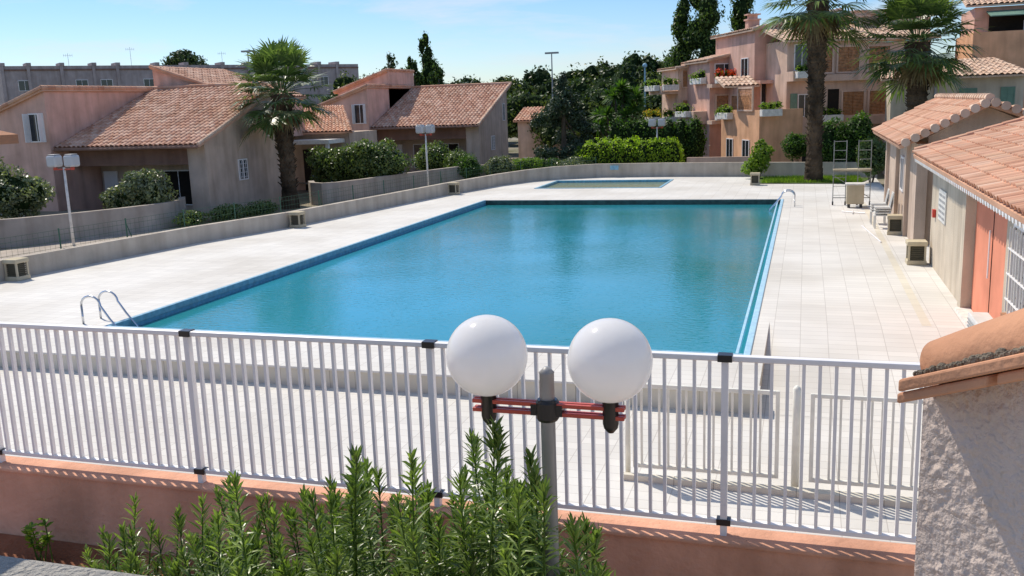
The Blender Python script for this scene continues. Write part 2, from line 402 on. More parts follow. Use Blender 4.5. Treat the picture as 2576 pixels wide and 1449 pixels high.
# pools
def pool(x0,y0,x1,y1,wz,c,wm,name,label,far='deck',right='bluel'):
    o=E(name,label,'swimming pool',((x0+x1)/2,(y0+y1)/2,-1.4))
    P('coping',MB().box(x0-c,y0-c,-.12,x0,y1,.03),'blue',o,bevel=.015)
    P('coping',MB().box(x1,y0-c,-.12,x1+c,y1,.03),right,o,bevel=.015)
    P('coping',MB().box(x0+.001,y0-c,-.12,x1-.001,y0,.029),'blue',o,bevel=.015)
    P('coping',MB().box(x0-c,y1+.001,-.12,x1+c,y1+c+.05,.029),far,o,bevel=.015)
    mb=MB()
    mb.box(x0-.06,y0,-1.4,x0-.005,y1,-.12);mb.box(x1+.005,y0,-1.4,x1+.06,y1,-.12);mb.box(x0,y0-.06,-1.4,x1,y0-.005,-.12)
    mb.box(x0,y0,-1.46,x1,y1,-1.4)
    P('basin',mb,'bluew',o)
    P('end_wall',MB().box(x0,y1-.02,-1.4,x1,y1-.001,.0),'tealshade' if far=='deck' else 'bluew',o)
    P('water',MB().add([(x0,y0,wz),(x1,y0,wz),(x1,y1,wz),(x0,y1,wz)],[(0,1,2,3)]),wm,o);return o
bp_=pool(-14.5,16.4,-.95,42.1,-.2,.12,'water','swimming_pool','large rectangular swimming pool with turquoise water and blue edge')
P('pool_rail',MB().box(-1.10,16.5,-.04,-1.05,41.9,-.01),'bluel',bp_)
pool(-13.65,48.15,-7.15,52.65,-.1,.15,'water2','paddling_pool','small shallow paddling pool with greenish water and blue edge','blue','blue')
def strip_wall(poly,h0,z1s,th,side=1):
    mb=MB();n=len(poly);L=[];Rr=[]
    for i in range(n):
        a=V(poly[max(0,i-1)]+(0,));b=V(poly[min(n-1,i+1)]+(0,));d=(b-a).normalized();nn=V((-d.y,d.x,0))*side*th
        p=V(poly[i]+(0,));L.append(p);Rr.append(p+nn)
    vs=[]
    for i in range(n):
        z1=z1s[i] if isinstance(z1s,list) else z1s
        vs+=[(L[i].x,L[i].y,h0),(L[i].x,L[i].y,z1),(Rr[i].x,Rr[i].y,z1),(Rr[i].x,Rr[i].y,h0)]
    fs=[(0,1,2,3),(4*n-1,4*n-2,4*n-3,4*n-4)]
    for i in range(n-1):
        a=4*i;b=a+4;fs+=[(a,b,b+1,a+1),(a+1,b+1,b+2,a+2),(a+2,b+2,b+3,a+3)]
    return mb.add(vs,fs)
P('low_wall',strip_wall(LW,-.5,[.6,.6,.6,.6,.6,.6,.62,.66,.7,.76,.8,.8,.8,.8,.8],.25),'lowwall',label='low beige rendered wall curving around the pool deck',cat='wall')
RW1=[(-31.6,28.6),(-30.3,30.0),(-29.1,31.8),(-28.3,33.4),(-27.75,34.9),(-27.6,36.2),(-27.9,37.4),(-28.6,38.4)]
RW2=[(-26.3,46.2),(-25.5,45.0),(-24.6,44.6),(-23.9,45.2),(-23.3,47),(-22.4,51),(-21,56),(-18,59)]
P('retaining_wall',strip_wall(RW1,-.5,.65,.3),'retain',label='curved grey rendered retaining wall of villa garden',cat='wall')
P('retaining_wall',strip_wall(RW2,-.5,.7,.3),'retain',label='grey rendered garden wall starting beside fan palm',cat='wall')
o=E('round_planter','round rendered planter with small brown lattice around its shrub','planter',(-31.6,27,-.5))
P('wall',MB().tube([(-31.6,27.0,-.5),(-31.6,27.0,.45)],1.9,28),'retain',o)
mb=MB()
for i in range(44):
    a=2*math.pi*i/44
    for s_ in(-1,1):
        b_=a+s_*.16;mb.tube([(-31.6+1.8*math.cos(a),27+1.8*math.sin(a),.45),(-31.6+1.8*math.cos(b_),27+1.8*math.sin(b_),.85)],.018,4)
P('lattice',mb,'wood',o)
sheet('garden_earth',[[(-31.7,28.7),(-29.3,31.9),(-28.4,33.5),(-27.8,36.2),(-28.1,37.4),(-28.8,38.4),(-44,38.4),(-48,30)],[(-26.2,46.2),(-24.6,44.8),(-23.5,47),(-22.6,51),(-21.2,56),(-18.2,59),(-40,60),(-27,50)]],'ground',.0)
sheet('garden_path',[[(-24,14),(-22.8,17),(-20.9,28.2),(-19.6,32.6),(-17.7,45.2),(-20,50),(-24,44),(-27,36),(-31,28),(-33,14)]],'retain',-.48)
# green wire fence
def off(i,d):
    a=V(LW[max(0,i-1)]+(0,));b=V(LW[min(len(LW)-1,i+1)]+(0,));t=(b-a).normalized();return V(LW[i]+(0,))+V((-t.y,t.x,0))*d
pts=[off(i,.55) for i in range(1,11)]
o=E('wire_fence','thin green wire mesh fence with posts behind the low wall','fence',tuple(pts[0]))
seg=[]
for a,b in zip(pts[:-1],pts[1:]):
    n=max(1,round((b-a).length/2.3))
    for i in range(n): seg.append(a.lerp(b,i/n))
seg.append(pts[-1])
mw=MB()
for i,p in enumerate(seg):
    pm=MB().tube([p+V((0,0,-.5)),p+V((0,0,1.2))],.024,6);P('post',pm,'green',o)
    if i%4==0: P('brace',MB().tube([p+V((.0,.6,-.4)),p+V((0,0,1.05))],.018,5),'green',o)
for a,b in zip(seg[:-1],seg[1:]):
    for z in [0,.2,.4,.6,.8,1.0,1.15]: mw.tube([a+V((0,0,z)),b+V((0,0,z))],.006,3,False)
    n=14
    for k in range(n):
        p=a.lerp(b,k/n);mw.tube([p+V((0,0,-.1)),p+V((0,0,1.15))],.004,3,False)
P('wire_mesh',mw,'green',o)
# deck lamp boxes
def lampbox(loc,rot=0,first=None):
    if first: return clone(first,loc,rot)
    o=E('deck_light','square beige concrete deck light with dark louvred face','deck light',loc,'deck lights around the pool')
    x,y,z=loc
    P('base',MB().box(x-.24,y-.24,z,x+.24,y+.24,z+.12),'boxl',o,bevel=.02)
    for sx in(-1,1):
        for sy in(-1,1): P('corner_post',MB().box(x+sx*.22-.05*(sx>0),y+sy*.22-.05*(sy>0),z+.12,x+sx*.22+.05*(sx<0),y+sy*.22+.05*(sy<0),z+.5),'boxl',o)
    P('cap',MB().box(x-.25,y-.25,z+.5,x+.25,y+.25,z+.62),'boxl',o,bevel=.025)
    mb=MB().box(x-.15,y-.15,z+.12,x+.15,y+.15,z+.5)
    for k in range(6): mb.box(x-.19,y-.19,z+.15+k*.058,x+.19,y+.19,z+.17+k*.058)
    P('louvre',mb,'louv',o);return o
b0=lampbox((-21.7,21.1,0))
for l in[(-19.1,32.5,0),(-17.3,45.2,0),(-2.4,49.2,0),(2.8,31.7,0),(2.85,26.2,0)]: lampbox(l,random.uniform(-.1,.1),b0)
# ================================================================ FRONT FENCE
P('front_ground',MB().box(-30,-6,-.5,6,7.0,.3),'bouncepave',kind='structure')
sheet('planting_bed',[[(-14,4.0),(-.4,4.0),(-.4,6.99),(-14,6.99)]],'soil',.31)
mb=MB().box(-14,7.0,-.5,3.2,7.25,1.01).box(-14,6.97,1.01,3.2,7.28,1.05)
P('boundary_wall',mb,'pinkwall',label='low salmon pink rendered wall carrying the white railing',cat='wall',bevel=.012)
o=E('metal_fence','white painted metal railing with vertical bars on pink wall','fence',(-3,7.12,1.05))
posts=[-7.87,-5.44,-3.01,-.55,1.9]
xs=[-10.2]+posts+[3.1]
P('top_rail',MB().box(-10.2,7.085,2.495,3.1,7.155,2.54),'white',o,bevel=.008)
P('bottom_rail',MB().box(-10.2,7.095,1.145,3.1,7.145,1.185),'white',o,bevel=.006)
bar=MB().box(-.0125,7.10,1.185,.0125,7.14,2.495).mesh('bar','white')
for a,b in zip(xs[:-1],xs[1:]):
    n=round((b-a)/.1165)
    for i in range(1,n):
        x=a+(b-a)*i/n
        if x<-8.3 or x>1.5: continue
        q=P('bar',bar,'white',o);q.location=(x,0,0)
pm=MB().box(-.026,7.09,1.05,.026,7.15,2.495).mesh('post','white')
bm=MB().box(-.055,7.072,2.493,.055,7.168,2.548).mesh('bracket','black')
bm2=MB().box(-.055,7.08,1.140,.055,7.16,1.190).mesh('bracket','black')
for x in posts:
    q=P('post',pm,'white',o);q.location=(x,0,0)
    for nm_,me_ in(('bracket',bm),('bracket',bm2)):
        q=P(nm_,me_,'black',o);q.location=(x,0,0)
def gate(x0,x1,y,label):
    o=E('gate',label,'gate',((x0+x1)/2,y,-.36),'cream metal gates on the terrace')
    z0,z1=-.22,.92
    mb=MB();s=.024
    mb.box(x0,y-s,z0,x0+.05,y+s,z1);mb.box(x1-.05,y-s,z0,x1,y+s,z1)
    mb.box(x0+.05,y-s,z1-.05,x1-.05,y+s,z1);mb.box(x0+.05,y-s,z0,x1-.05,y+s,z0+.05)
    P('frame',mb,'cream',o,bevel=.006)
    n=round((x1-x0)/.115);bm=MB().box(-.014,-.014,z0+.05,.014,.014,z1-.05).mesh('bar','cream')
    for i in range(1,n):
        q=P('bar',bm,'cream',o);q.location=(x0+(x1-x0)*i/n,y,0)
    return o
gate(-2.05,-.22,11.45,'cream painted metal gate leaf with thin vertical bars')
gate(.14,1.9,11.42,'cream painted metal gate leaf with vertical bars beside post')
P('gate_post',MB().tube([(-.02,11.45,-.36),(-.02,11.45,.96),(-.02,11.45,1.0)],[.05,.05,.02],12),'cream',label='round cream gate post between the gate leaves',cat='post',smooth=True)
P('gate_post',MB().tube([(-2.12,11.45,-.36),(-2.12,11.45,.96)],.035,12),'cream',label='slim round cream post at end of the gate',cat='post',smooth=True)
P('terrace_kerb',MB().prism([(-2.2,11.30,-.359),(3.6,11.1,-.359),(3.6,11.32,-.359),(-2.2,11.38,-.359)],(0,0,.08)),'step',kind='structure')
# ================================================================ NEAR LAMP
o=E('globe_lamp','grey post lamp with two white globes on red crossbar','street lamp',(-1.255,4.5,.3))
X0,Y0=-1.255,4.5
P('post',MB().tube([(X0,Y0,.3),(X0,Y0,3.12),(X0,Y0,3.125),(X0,Y0,3.155)],[.039,.039,.041,.012],20),'greym',o,True)
P('collar',MB().tube([(X0,Y0,2.865),(X0,Y0,2.88),(X0,Y0,2.965),(X0,Y0,2.98)],[.052,.062,.062,.052],20).box(X0-.085,Y0-.03,2.895,X0+.085,Y0+.03,2.955),'black',o)
for yy in(-.017,.017):
    for zz in(2.953,2.905):P('crossbar',MB().box(X0-.41,Y0+yy-.011,zz-.011,X0+.41,Y0+yy+.011,zz+.011),'redbar',o,bevel=.004)
for gx,gz in((-1.58,3.20),(-.92,3.205)):
    P('globe',MB().sphere((gx,Y0,gz),.216,48,32),'globe',o,True)
    P('socket',MB().tube([(gx,Y0,2.82),(gx,Y0,2.845),(gx,Y0,2.87),(gx,Y0,3.0),(gx,Y0,3.01)],[.015,.036,.042,.042,.052],18),'black',o,True)
def twin(loc,h,label,first=None,sep=.42):
    x,y,z=loc
    o=E('street_lamp',label,'street lamp',loc,'twin headed street lamps')
    P('post',MB().tube([(x,y,z-.2),(x,y,z+h-.45)],[.06,.045],12),'planter',o,True)
    P('crossbar',MB().box(x-sep-.05,y-.025,z+h-.55,x+sep+.05,y+.025,z+h-.50),'redbar',o)
    for s in(-1,1):
        P('lamp_shade',MB().prism([(x+s*sep-.23,y-.23,z+h-.43),(x+s*sep+.23,y-.23,z+h-.43),(x+s*sep+.23,y+.23,z+h-.43),(x+s*sep-.23,y+.23,z+h-.43)],(0,0,.46)),'frost',o,bevel=.09,seg=4)
        P('lamp_cap',MB().box(x+s*sep-.17,y-.17,z+h+.03,x+s*sep+.17,y+.17,z+h+.07),'greym',o,bevel=.02)
        P('socket',MB().tube([(x+s*sep,y,z+h-.55),(x+s*sep,y,z+h-.43)],.08,10),'redbar',o,True)
    return o
twin((-28.0,30.2,-.5),3.6,'tall white lamp post with two frosted rectangular heads')
twin((-20.7,50,-.5),3.95,'slim grey lamp post with two clustered frosted heads',sep=.3)
twin((-9.0,60,-.5),3.7,'white lamp post with frosted head beside bright hedge',sep=.3)
def ladder(x,y,dirx,label):
    o=E('pool_ladder',label,'pool ladder',(x,y,0),'stainless pool ladders')
    for k in(0,.55):
        pts=[V((x,y+k,-.02)),V((x,y+k,.42))]
        for a in range(0,181,20):
            pts.append(V((x+dirx*(.26-.26*math.cos(R(a))),y+k,.42+.22*math.sin(R(a)))))
        pts+= [V((x+dirx*.72,y+k,.15)),V((x+dirx*.98,y+k,-.15)),V((x+dirx*1.0,y+k,-.9))]
        P('handrail',MB().tube(pts,.025,10),'steel',o,True)
    for z in(-.4,-.7): P('rung',MB().box(x+dirx*.97-.04,y+.02,z,x+dirx*.97+.04,y+.53,z+.03),'steel',o)
    return o
ladder(-15.35,16.55,1,'curved stainless steel pool ladder handrails at deck corner')
ladder(-.35,39.4,-1,'curved stainless steel pool ladder at far pool edge')
# ================================================================ WINDOWS
def win(parent,o0,ax,w,h,nrm,kind='window',mat='glass',bars=True,fr='white',d=.05,mull=1):
    o0,ax,nrm=V(o0),V(ax),V(nrm)
    up=V((0,0,1));t=.06
    g=P(kind,MB().ob(o0+nrm*.004,ax*w,nrm*.03,up*h),mat,parent)
    mb=MB();f=lambda p,a,b:mb.ob(p+nrm*.004,a,nrm*d,b)
    f(o0-ax*t,ax*t,up*h);f(o0+ax*w,ax*t,up*h);f(o0-ax*t+up*h,ax*(w+2*t),up*t);f(o0-ax*t-up*t,ax*(w+2*t),up*t)
    for i in range(mull): f(o0+ax*(w*(i+1)/(mull+1)-.02),ax*.04,up*h)
    P('frame',mb,fr,g);return g
XA=V((1,0,0));YA=V((0,1,0));NY=V((0,-1,0));PX=V((1,0,0));NX=V((-1,0,0))
# ================================================================ VILLAS
def villa(dx,dy,label,upper,lh=6.0,extra=None):
    o=E('villa',label,'house',(-31.5+dx,42+dy,-.5),'villas beside the pool')
    def q(x,y,z): return (x+dx,y+dy,z)
    mb=MB()
    mb.prism([q(-27.6,38.9,-.5),q(-27.6,45.8,-.5),q(-27.6,45.8,5.75),q(-27.6,38.9,3.25)],(-.3,0,0))
    mb.box(*q(-28.6,38.9,-.5),*q(-27.9,39.2,3.2));mb.box(*q(-35.6,45.5,-.5),*q(-27.9,45.8,5.65))
    mb.box(*q(-35.6,41.0,-.5),*q(-28.6,41.2,3.2))
    mb.box(*q(-28.6,39.2,-.5),*q(-28.4,41.0,3.0))
    P('wall',mb,'pinkgrey',o)
    P('lintel',MB().box(*q(-35.6,38.95,2.15),*q(-28.6,39.15,3.1)),'brownwall',o)
    tile_roof('roof',o,q(-35.7,38.0,3.1),q(-27.25,38.0,3.1),q(-27.25,45.9,5.95),q(-35.7,45.9,5.95))
    caps('verge',o,q(-27.3,38.0,3.16),q(-27.3,45.9,6.04),'tilep',.1)
    caps('ridge',o,q(-35.7,45.95,6.08),q(-27.25,45.95,6.08),'tileo',.12)
    P('gutter',MB().tube([q(-35.6,37.93,3.02),q(-27.3,37.93,3.02)],.06,8),'brownwall',o)
    hl=lh;xl=-41.5
    mb=MB();mb.prism([q(-35.7,37.8,-.5),q(-35.7,37.8,hl-.06),q(xl,37.8,hl-.06-.33*(abs(xl)-35.7)),q(xl,37.8,-.5)],(0,8.3,0))
    P('wing_wall',mb,'pink',o)
    tile_roof('wing_roof',o,q(xl-.3,46.2,hl-.33*6.1),q(xl-.3,37.6,hl-.33*6.1),q(-35.6,37.6,hl),q(-35.6,46.2,hl),'tileo')
    caps('wing_ridge',o,q(-35.65,37.6,hl+.08),q(-35.65,46.2,hl+.08),'tileo',.12)
    caps('wing_verge',o,q(xl-.3,37.6,hl-.33*6.1+.06),q(-35.65,37.6,hl+.07),'tileo',.1)
    s,zt,y0,x0,x1=upper
    mb=MB()
    if s>0:
        mb.prism([q(x0,y0,3),q(x1,y0,3),q(x1,y0,zt-.32*(x1-x0)),q(x0,y0,zt)],(0,7,0));P('upper_wall',mb,'pink',o)
        tile_roof('upper_roof',o,q(x1+.3,y0-.2,zt-.32*(x1+.3-x0)),q(x1+.3,y0+7,zt-.32*(x1+.3-x0)),q(x0,y0+7,zt+.02),q(x0,y0-.2,zt+.02),'tile')
        caps('upper_verge',o,q(x0,y0-.2,zt+.08),q(x1+.3,y0-.2,zt-.32*(x1+.3-x0)+.06),'tileo',.1)
    else:
        mb.prism([q(x0,y0,-.5),q(x1,y0,-.5),q(x1,y0,zt),q(x0,y0,zt-.32*(x1-x0))],(0,5,0));P('upper_wall',mb,'pink',o)
        tile_roof('upper_roof',o,q(x0-.3,y0+5,zt-.32*(x1-x0+.3)),q(x0-.3,y0-.2,zt-.32*(x1-x0+.3)),q(x1,y0-.2,zt+.02),q(x1,y0+5,zt+.02),'tileo')
        caps('upper_verge',o,q(x0-.3,y0-.2,zt-.32*(x1-x0+.3)+.06),q(x1,y0-.2,zt+.08),'tileo',.1)
        caps('upper_ridge',o,q(x1,y0-.2,zt+.08),q(x1,y0+5,zt+.08),'tileo',.1)
    g=win(o,q(-36.75,37.8,3.5),XA,.8,1.3,NY)
    for k in range(2): P('shutter',MB().ob(V(q(-36.75+.8*k*1.0-.02,37.76,3.45)),(.05 if k else -.05,-.35,0),(.02,.02,0),(0,0,1.4)),'white',g)
    P('door',MB().box(*q(-35.4,40.9,-.5),*q(-34.55,40.98,1.75)),'white',o)
    win(o,q(-33.6,41.0,.0),XA,1.3,1.7,NY,'window','glass')
    win(o,q(-31.6,41.0,.0),XA,1.6,1.7,NY,'window','dark')
    g=win(o,q(-27.6,41.6,1.2),YA,.7,.95,PX)
    mb=MB()
    for k in range(4): mb.box(*q(-27.54,41.62+k*.17,1.22),*q(-27.52,41.64+k*.17,2.13))
    for k in range(4): mb.box(*q(-27.54,41.62,1.3+k*.22),*q(-27.525,42.28,1.32+k*.22))
    P('grille',mb,'white',g)
    win(o,q(-27.6,44.6,3.3),YA,.45,1.2,PX)
    return o
villa(0,0,'beige villa with terracotta tile roof and recessed porch',(1,7.25,46.4,-35.9,-30.3))
villa(5.2,25.2,'beige villa with tile roof and raised pink tower wing',(-1,7.3,41.6,-40,-35.7),lh=6.1)
o=E('small_house','small pink outbuilding with low tiled roof behind palm','house',(-30,56,-.5))
P('wall',MB().box(-34,53.5,-.5,-27.3,57.5,3.1),'pinkgrey',o)
tile_roof('roof',o,(-34.3,53,3.15),(-26.8,53,3.15),(-29.6,57.5,4.75),(-34.3,57.5,4.75),'tileo')
P('carport_slab',MB().box(-31.5,51.3,2.5,-27.6,53.4,2.75),'planter',o)
for x in(-31.3,-27.9): P('column',MB().box(x,51.4,-.5,x+.2,51.6,2.5),'white',o)
P('door',MB().box(-30.6,53.4,-.5,-28.6,53.49,2.1),'dark',o)
A=V((-104,103,0));B=V((-71.5,145,0));d=(B-A).normalized();nf=V((d.y,-d.x,0))
o=E('apartment_row','long grey pink flat roofed apartment block with stepped parapets','building',tuple(A+V((0,0,-.5))))
Lr=(B-A).length;P('wall',MB().ob(A+V((0,0,-.5)),d*Lr,-nf*9,V((0,0,12.4))),'farwall',o)
mb=MB();s=0;rg=random.Random(3)
while s<Lr:
    mb.ob(A+d*s+V((0,0,11.9))+nf*.3,d*.6,-nf*3,V((0,0,.4)))
    mb.ob(A+d*s+V((0,0,-.5))+nf*.25,d*.4,-nf*.248,V((0,0,12.4)));s+=rg.choice([3.2,5.5,4.2])
P('parapet',mb,'farwall',o)
P('cornice',MB().ob(A+V((0,0,11.25))+nf*.12,d*Lr,-nf*.119,V((0,0,.2))),'brownwall',o)
for s in(2,9.3,12.6,18.5,24,26,34,40,46):
    for z in(8.6,5.4): win(o,A+d*s+V((0,0,z)),d,1.5,1.3,nf,'window','glass',d=.1,mull=1)
for s,ht in((9,2.0),(17.5,2.9),(31,2.3),):
    mb=MB();p=A+d*s+V((0,0,11.7))-nf*2;mb.tube([p,p+V((0,0,ht))],.025,5);mb.tube([p+V((0,0,ht-.3))-d*.6,p+V((0,0,ht-.3))+d*.6],.02,4)
    for k in range(5): mb.tube([p+V((0,0,ht-.3))+d*(k*.28-.55)-V((0,0,.2)),p+V((0,0,ht-.3))+d*(k*.28-.55)+V((0,0,.2))],.014,4)
    P('antenna',mb,'greym',o)
# ================================================================ RIGHT APARTMENTS
D2=V((.9,.436,0));D1=V((-.436,.9,0));N1=V((-.9,-.436,0));N2=V((.436,-.9,0));UZ=V((0,0,1))
def screen(par,p,ax,w,h,nn,mat='wood'):
    p=V(p);mb=MB();n=int(h/.09)
    for i in range(n): mb.ob(p+nn*.03+UZ*(i*h/n),ax*w,nn*.03,UZ*(h/n*.72))
    for i in range(3): mb.ob(p+nn*.012+ax*(w*i/2-.03*(i>0)),ax*.05,nn*.02,UZ*h)
    g=P('wood_screen',mb,mat,par)
    m2=MB();m2.ob(p-ax*.12-UZ*.1+nn*.004,ax*(w+.24),nn*.09,UZ*.1).ob(p-ax*.12+UZ*h+nn*.004,ax*(w+.24),nn*.09,UZ*.1).ob(p-ax*.12+nn*.004,ax*.12,nn*.09,UZ*h).ob(p+ax*w+nn*.004,ax*.12,nn*.09,UZ*h)
    P('frame',m2,'peach',g);return g
def planter(par,p,ax,w,nn,seed=0,flower=None,leafy=True):
    p=V(p);g=P('planter',MB().ob(p+nn*.002,ax*w,nn*.42,UZ*.42),'planter',par,bevel=.03)
    if leafy:
        L=[]
        rg=random.Random(seed)
        for i in range(3): 
            c=p+ax*(w*(i+.5)/3)+nn*.2+UZ*(.5+rg.random()*.15);L.append((c.x,c.y,c.z,w/4.5,.22,.22+rg.random()*.25))
        P('plant',cloud_mesh('plant',L,260,.14,'lbushb',seed,core=.5),'lbushb',g)
        if flower: P('flower',cloud_mesh('flower',[(l[0],l[1]-.1,l[2]+.1,l[3]*1.1,l[4]*1.1,l[5]) for l in L],300,.14,flower,seed+1,core=.3),flower,g)
    return g
def hole(par,p,ax,w,h,nn,nm='window'):
    return win(par,p,ax,w,h,nn,nm,'glass',fr='white',mull=1)
def block(label,c,w1,w2,z0,zA,zB,mat,cat='apartment building',roof='tile',par=None):
    c=V((c[0],c[1],0))
    o=par or E('apartment_building',label,cat,(c.x,c.y,z0),'stepped apartment buildings')
    a=c;b=c+D2*w2;dd=b+D1*w1;e=c+D1*w1
    mb=MB();vs=[a+UZ*z0,b+UZ*z0,dd+UZ*z0,e+UZ*z0,a+UZ*zA,b+UZ*zB,dd+UZ*zB,e+UZ*zA]
    mb.add(vs,[(0,3,2,1),(4,5,6,7),(0,1,5,4),(1,2,6,5),(2,3,7,6),(3,0,4,7)])
    P('wall',mb,mat,o)
    if roof:
        x=.3
        p=[a-D2*x-D1*x+UZ*(zA+.06),b+D2*x-D1*x+UZ*(zB+.06),dd+D2*x+D1*x+UZ*(zB+.06),e-D2*x+D1*x+UZ*(zA+.06)]
        if zA<=zB: tile_roof('roof',o,p[3],p[0],p[1],p[2],'tilep',.3,.45)
        else: tile_roof('roof',o,p[1],p[2],p[3],p[0],'tilep',.3,.45)
        caps('verge',o,p[0]+UZ*.05,p[1]+UZ*.05,'tilep',.1)
    return o,c
def chimney(par,p,w=.9,h=1.1,mat='pink'):
    p=V(p);g=P('chimney',MB().ob(p,D2*w,D1*w*.7,UZ*h).ob(p-D2*.08-D1*.08+UZ*h,D2*(w+.16),D1*(w*.7+.16),UZ*.1).ob(p+D2*.1+D1*.1+UZ*(h+.1),D2*(w-.2),D1*(w*.7-.2),UZ*.25).ob(p-D2*.06-D1*.06+UZ*(h+.35),D2*(w+.12),D1*(w*.7+.12),UZ*.08),mat,par);return g
o,c=block('small stepped apartment wing with wooden screens and planters',(-9.2,72),4,3.4,-.5,6.6,6.9,'peach')
screen(o,c+D2*.35+UZ*5.3,D2,1.5,1.2,N2);screen(o,c+D2*.35+UZ*3.1,D2,2.0,1.2,N2)
hole(o,c+D2*.5+UZ*.4,D2,1.3,1.6,N2)
for z in(2.45,4.8): P('balcony',MB().ob(c-D2*1.3+UZ*z,D2*1.3,D1*3.2,UZ*.22).ob(c-D2*1.3+UZ*(z+.22),D2*.12,D1*3.2,UZ*.4),'peach',o)
for z in(2.7,5.05):
    planter(o,c+D1*.4+UZ*z-D2*1.3,D1,2.6,N1,1,'yflower' if z<3 else None);planter(o,c-D2*1.25+UZ*z,D2,1.2,N2,20)
o,c=block('pink apartment building with flower planters and tiled mono pitch roof',(-6.5,68),5,4.4,-.5,6.9,7.9,'pink')
screen(o,c+D2*.5+UZ*3.15,D2,1.7,1.4,N2);hole(o,c+D2*.4+UZ*5.5,D2,1.3,1.2,N2)
for z in(5.1,2.6): P('balcony',MB().ob(c-D1*1.0+UZ*z-D2*.2,D2*3.2,D1*.998,UZ*.25),'peach',o)
P('balcony',MB().ob(c-D2*1.0+UZ*2.6+D1*.5,D2*.998,D1*3.5,UZ*.9),'peach',o)
planter(o,c-D1*1.0+UZ*5.36,D2,1.5,N2,3,'flower');planter(o,c-D1*1.0+D2*1.6+UZ*5.36,D2,1.5,N2,4,'flower')
planter(o,c-D1*1.0+UZ*2.86,D2,1.5,N2,14)
planter(o,c+D1*1-D2*1.0+UZ*3.1,D1,2.4,N1,5);planter(o,c+D1*.6+UZ*5.4,D1,2.4,N1,6)
o,c=block('tall pink apartment block with tiled roof and chimney',(-3.3,64.5),7,5.5,-.5,8.6,9.7,'pink')
chimney(o,c+D2*.8+D1*3+UZ*8.9,.8,.6)
screen(o,c+D1*.5+UZ*3.1,D1,3.2,1.4,N1);hole(o,c+D1*1.0+UZ*5.6,D1,1.1,1.3,N1);hole(o,c+D2*.5+UZ*3.3,D2,.9,1.9,N2)
P('balcony',MB().ob(c-D1*1.2+UZ*2.6-D2*.1,D2*2.3,D1*1.198,UZ*.5),'pink',o);P('balcony',MB().ob(c-D1*1.2+UZ*5.2-D2*.1,D2*2.3,D1*1.198,UZ*.22),'pink',o)
planter(o,c-D1*1.2+UZ*2.85-D2*.1,D2,1.1,N2,7);planter(o,c-D1*1.2+UZ*2.85+D2*1.1,D2,1.1,N2,8,'yflower')
tile_roof('lower_roof',o,c-D1*1.4-D2*2.6+UZ*5.1,c-D1*1.4-D2*.2+UZ*5.1,c+D1*.2-D2*.2+UZ*5.7,c+D1*.2-D2*2.6+UZ*5.7,'tilep',.3,.4)
o,c=block('low orange rendered terrace wing catching the sun',(-2.7,59.5),6.3,2.8,-.5,2.85,2.85,'orange',roof=None)
P('terrace_parapet',MB().ob(c+UZ*2.85,D1*6.3,D2*.2,UZ*.75).ob(c+UZ*2.85+D2*.2,D2*2.6,D1*.2,UZ*.75),'orange',o)
planter(o,c+D1*4.2+UZ*3.0,D1,1.8,N1,9);hole(o,c+D1*1.5+UZ*.3,D1,1.0,1.4,N1);hole(o,c+D1*4.2+UZ*.3,D1,1.0,1.4,N1);screen(o,c+D1*1.0+UZ*3.62,D1,2.2,1.3,N1)
planter(o,c+UZ*3.2,D2,1.3,N2,15)
o,c=block('long beige apartment block with wooden balcony screens and green shutters',(-1.2,62),7,9.6,-.5,7.75,7.9,'peach',roof=None)
tile_roof('roof',o,c-D1*.5-D2*.4+UZ*7.7,c-D1*.5+D2*10+UZ*7.7,c+D1*4+D2*10+UZ*8.9,c+D1*4-D2*.4+UZ*8.9,'tilep',.3,.45)
for s0,s1 in((2.06,2.95),(3.35,4.75),(5.4,6.8)): screen(o,c+D2*s0+UZ*5.75,D2,s1-s0,1.5,N2)
for s0,s1 in((3.75,5.15),(5.55,7.1)): screen(o,c+D2*s0+UZ*3.05,D2,s1-s0,1.45,N2)
P('door',MB().ob(c+D2*2.75+UZ*2.9+N2*.004,D2*.75,N2*.02,UZ*1.8),'dark',o)
for pp,ww,dd_,hh in((c+UZ*5.25,1.6,.9,.6),(c+D2*1.9+UZ*2.45,5.6,.5,.5),(c+D2*1.9+UZ*5.2,5.6,.35,.4)): P('balcony',MB().ob(pp+N2*.004,D2*ww,N2*dd_,UZ*hh),'peach',o)
planter(o,c+D2*.1+UZ*5.4+N2*.9,D2,1.4,N2,11);planter(o,c+D2*1.9+UZ*2.7+N2*.5,D2,1.5,N2,12)
P('shutter',MB().ob(c+D2*.25+UZ*3.0+N2*.004,D2*.45,N2*.05,UZ*1.5),'shutter',o)
hole(o,c+D2*.8+UZ*3.1,D2,.8,1.3,N2);hole(o,c+D2*.5+UZ*5.95,D2,.9,1.5,N2)
P('shade_canopy',MB().ob(c+D2*.6+UZ*1.55+N2*.01,D2*2.0,N2*1.2-UZ*.25,UZ*.05),'greym',o)
hole(o,c+D2*1.0+UZ*.0,D2,1.1,1.4,N2);hole(o,c+D2*7.8+UZ*5.9,D2,.8,1.1,N2)
chimney(o,c+D2*6+D1*3+UZ*8.6,1.0,.7,'peach')
o,c=block('upper pink apartment storey with tiled roof',(1.2,68),6,7.5,4,9.3,10.0,'peach')
hole(o,c+D2*1+UZ*7.9,D2,1.3,1.1,N2);screen(o,c+D2*3.2+UZ*7.8,D2,1.8,1.2,N2)
o=E('apartment_building','beige apartment wing with pale tiled roof and green shutters','apartment building',(7.5,60,-.5),'stepped apartment buildings')
P('wall',MB().box(4.6,58.3,-.5,11.4,62,5.1),'beige',o)
tile_roof('roof',o,(4.0,57.7,5.1),(11.8,57.7,5.1),(10.4,61.5,6.1),(4.0,61.5,6.1),'tilep',.3,.42,.07)
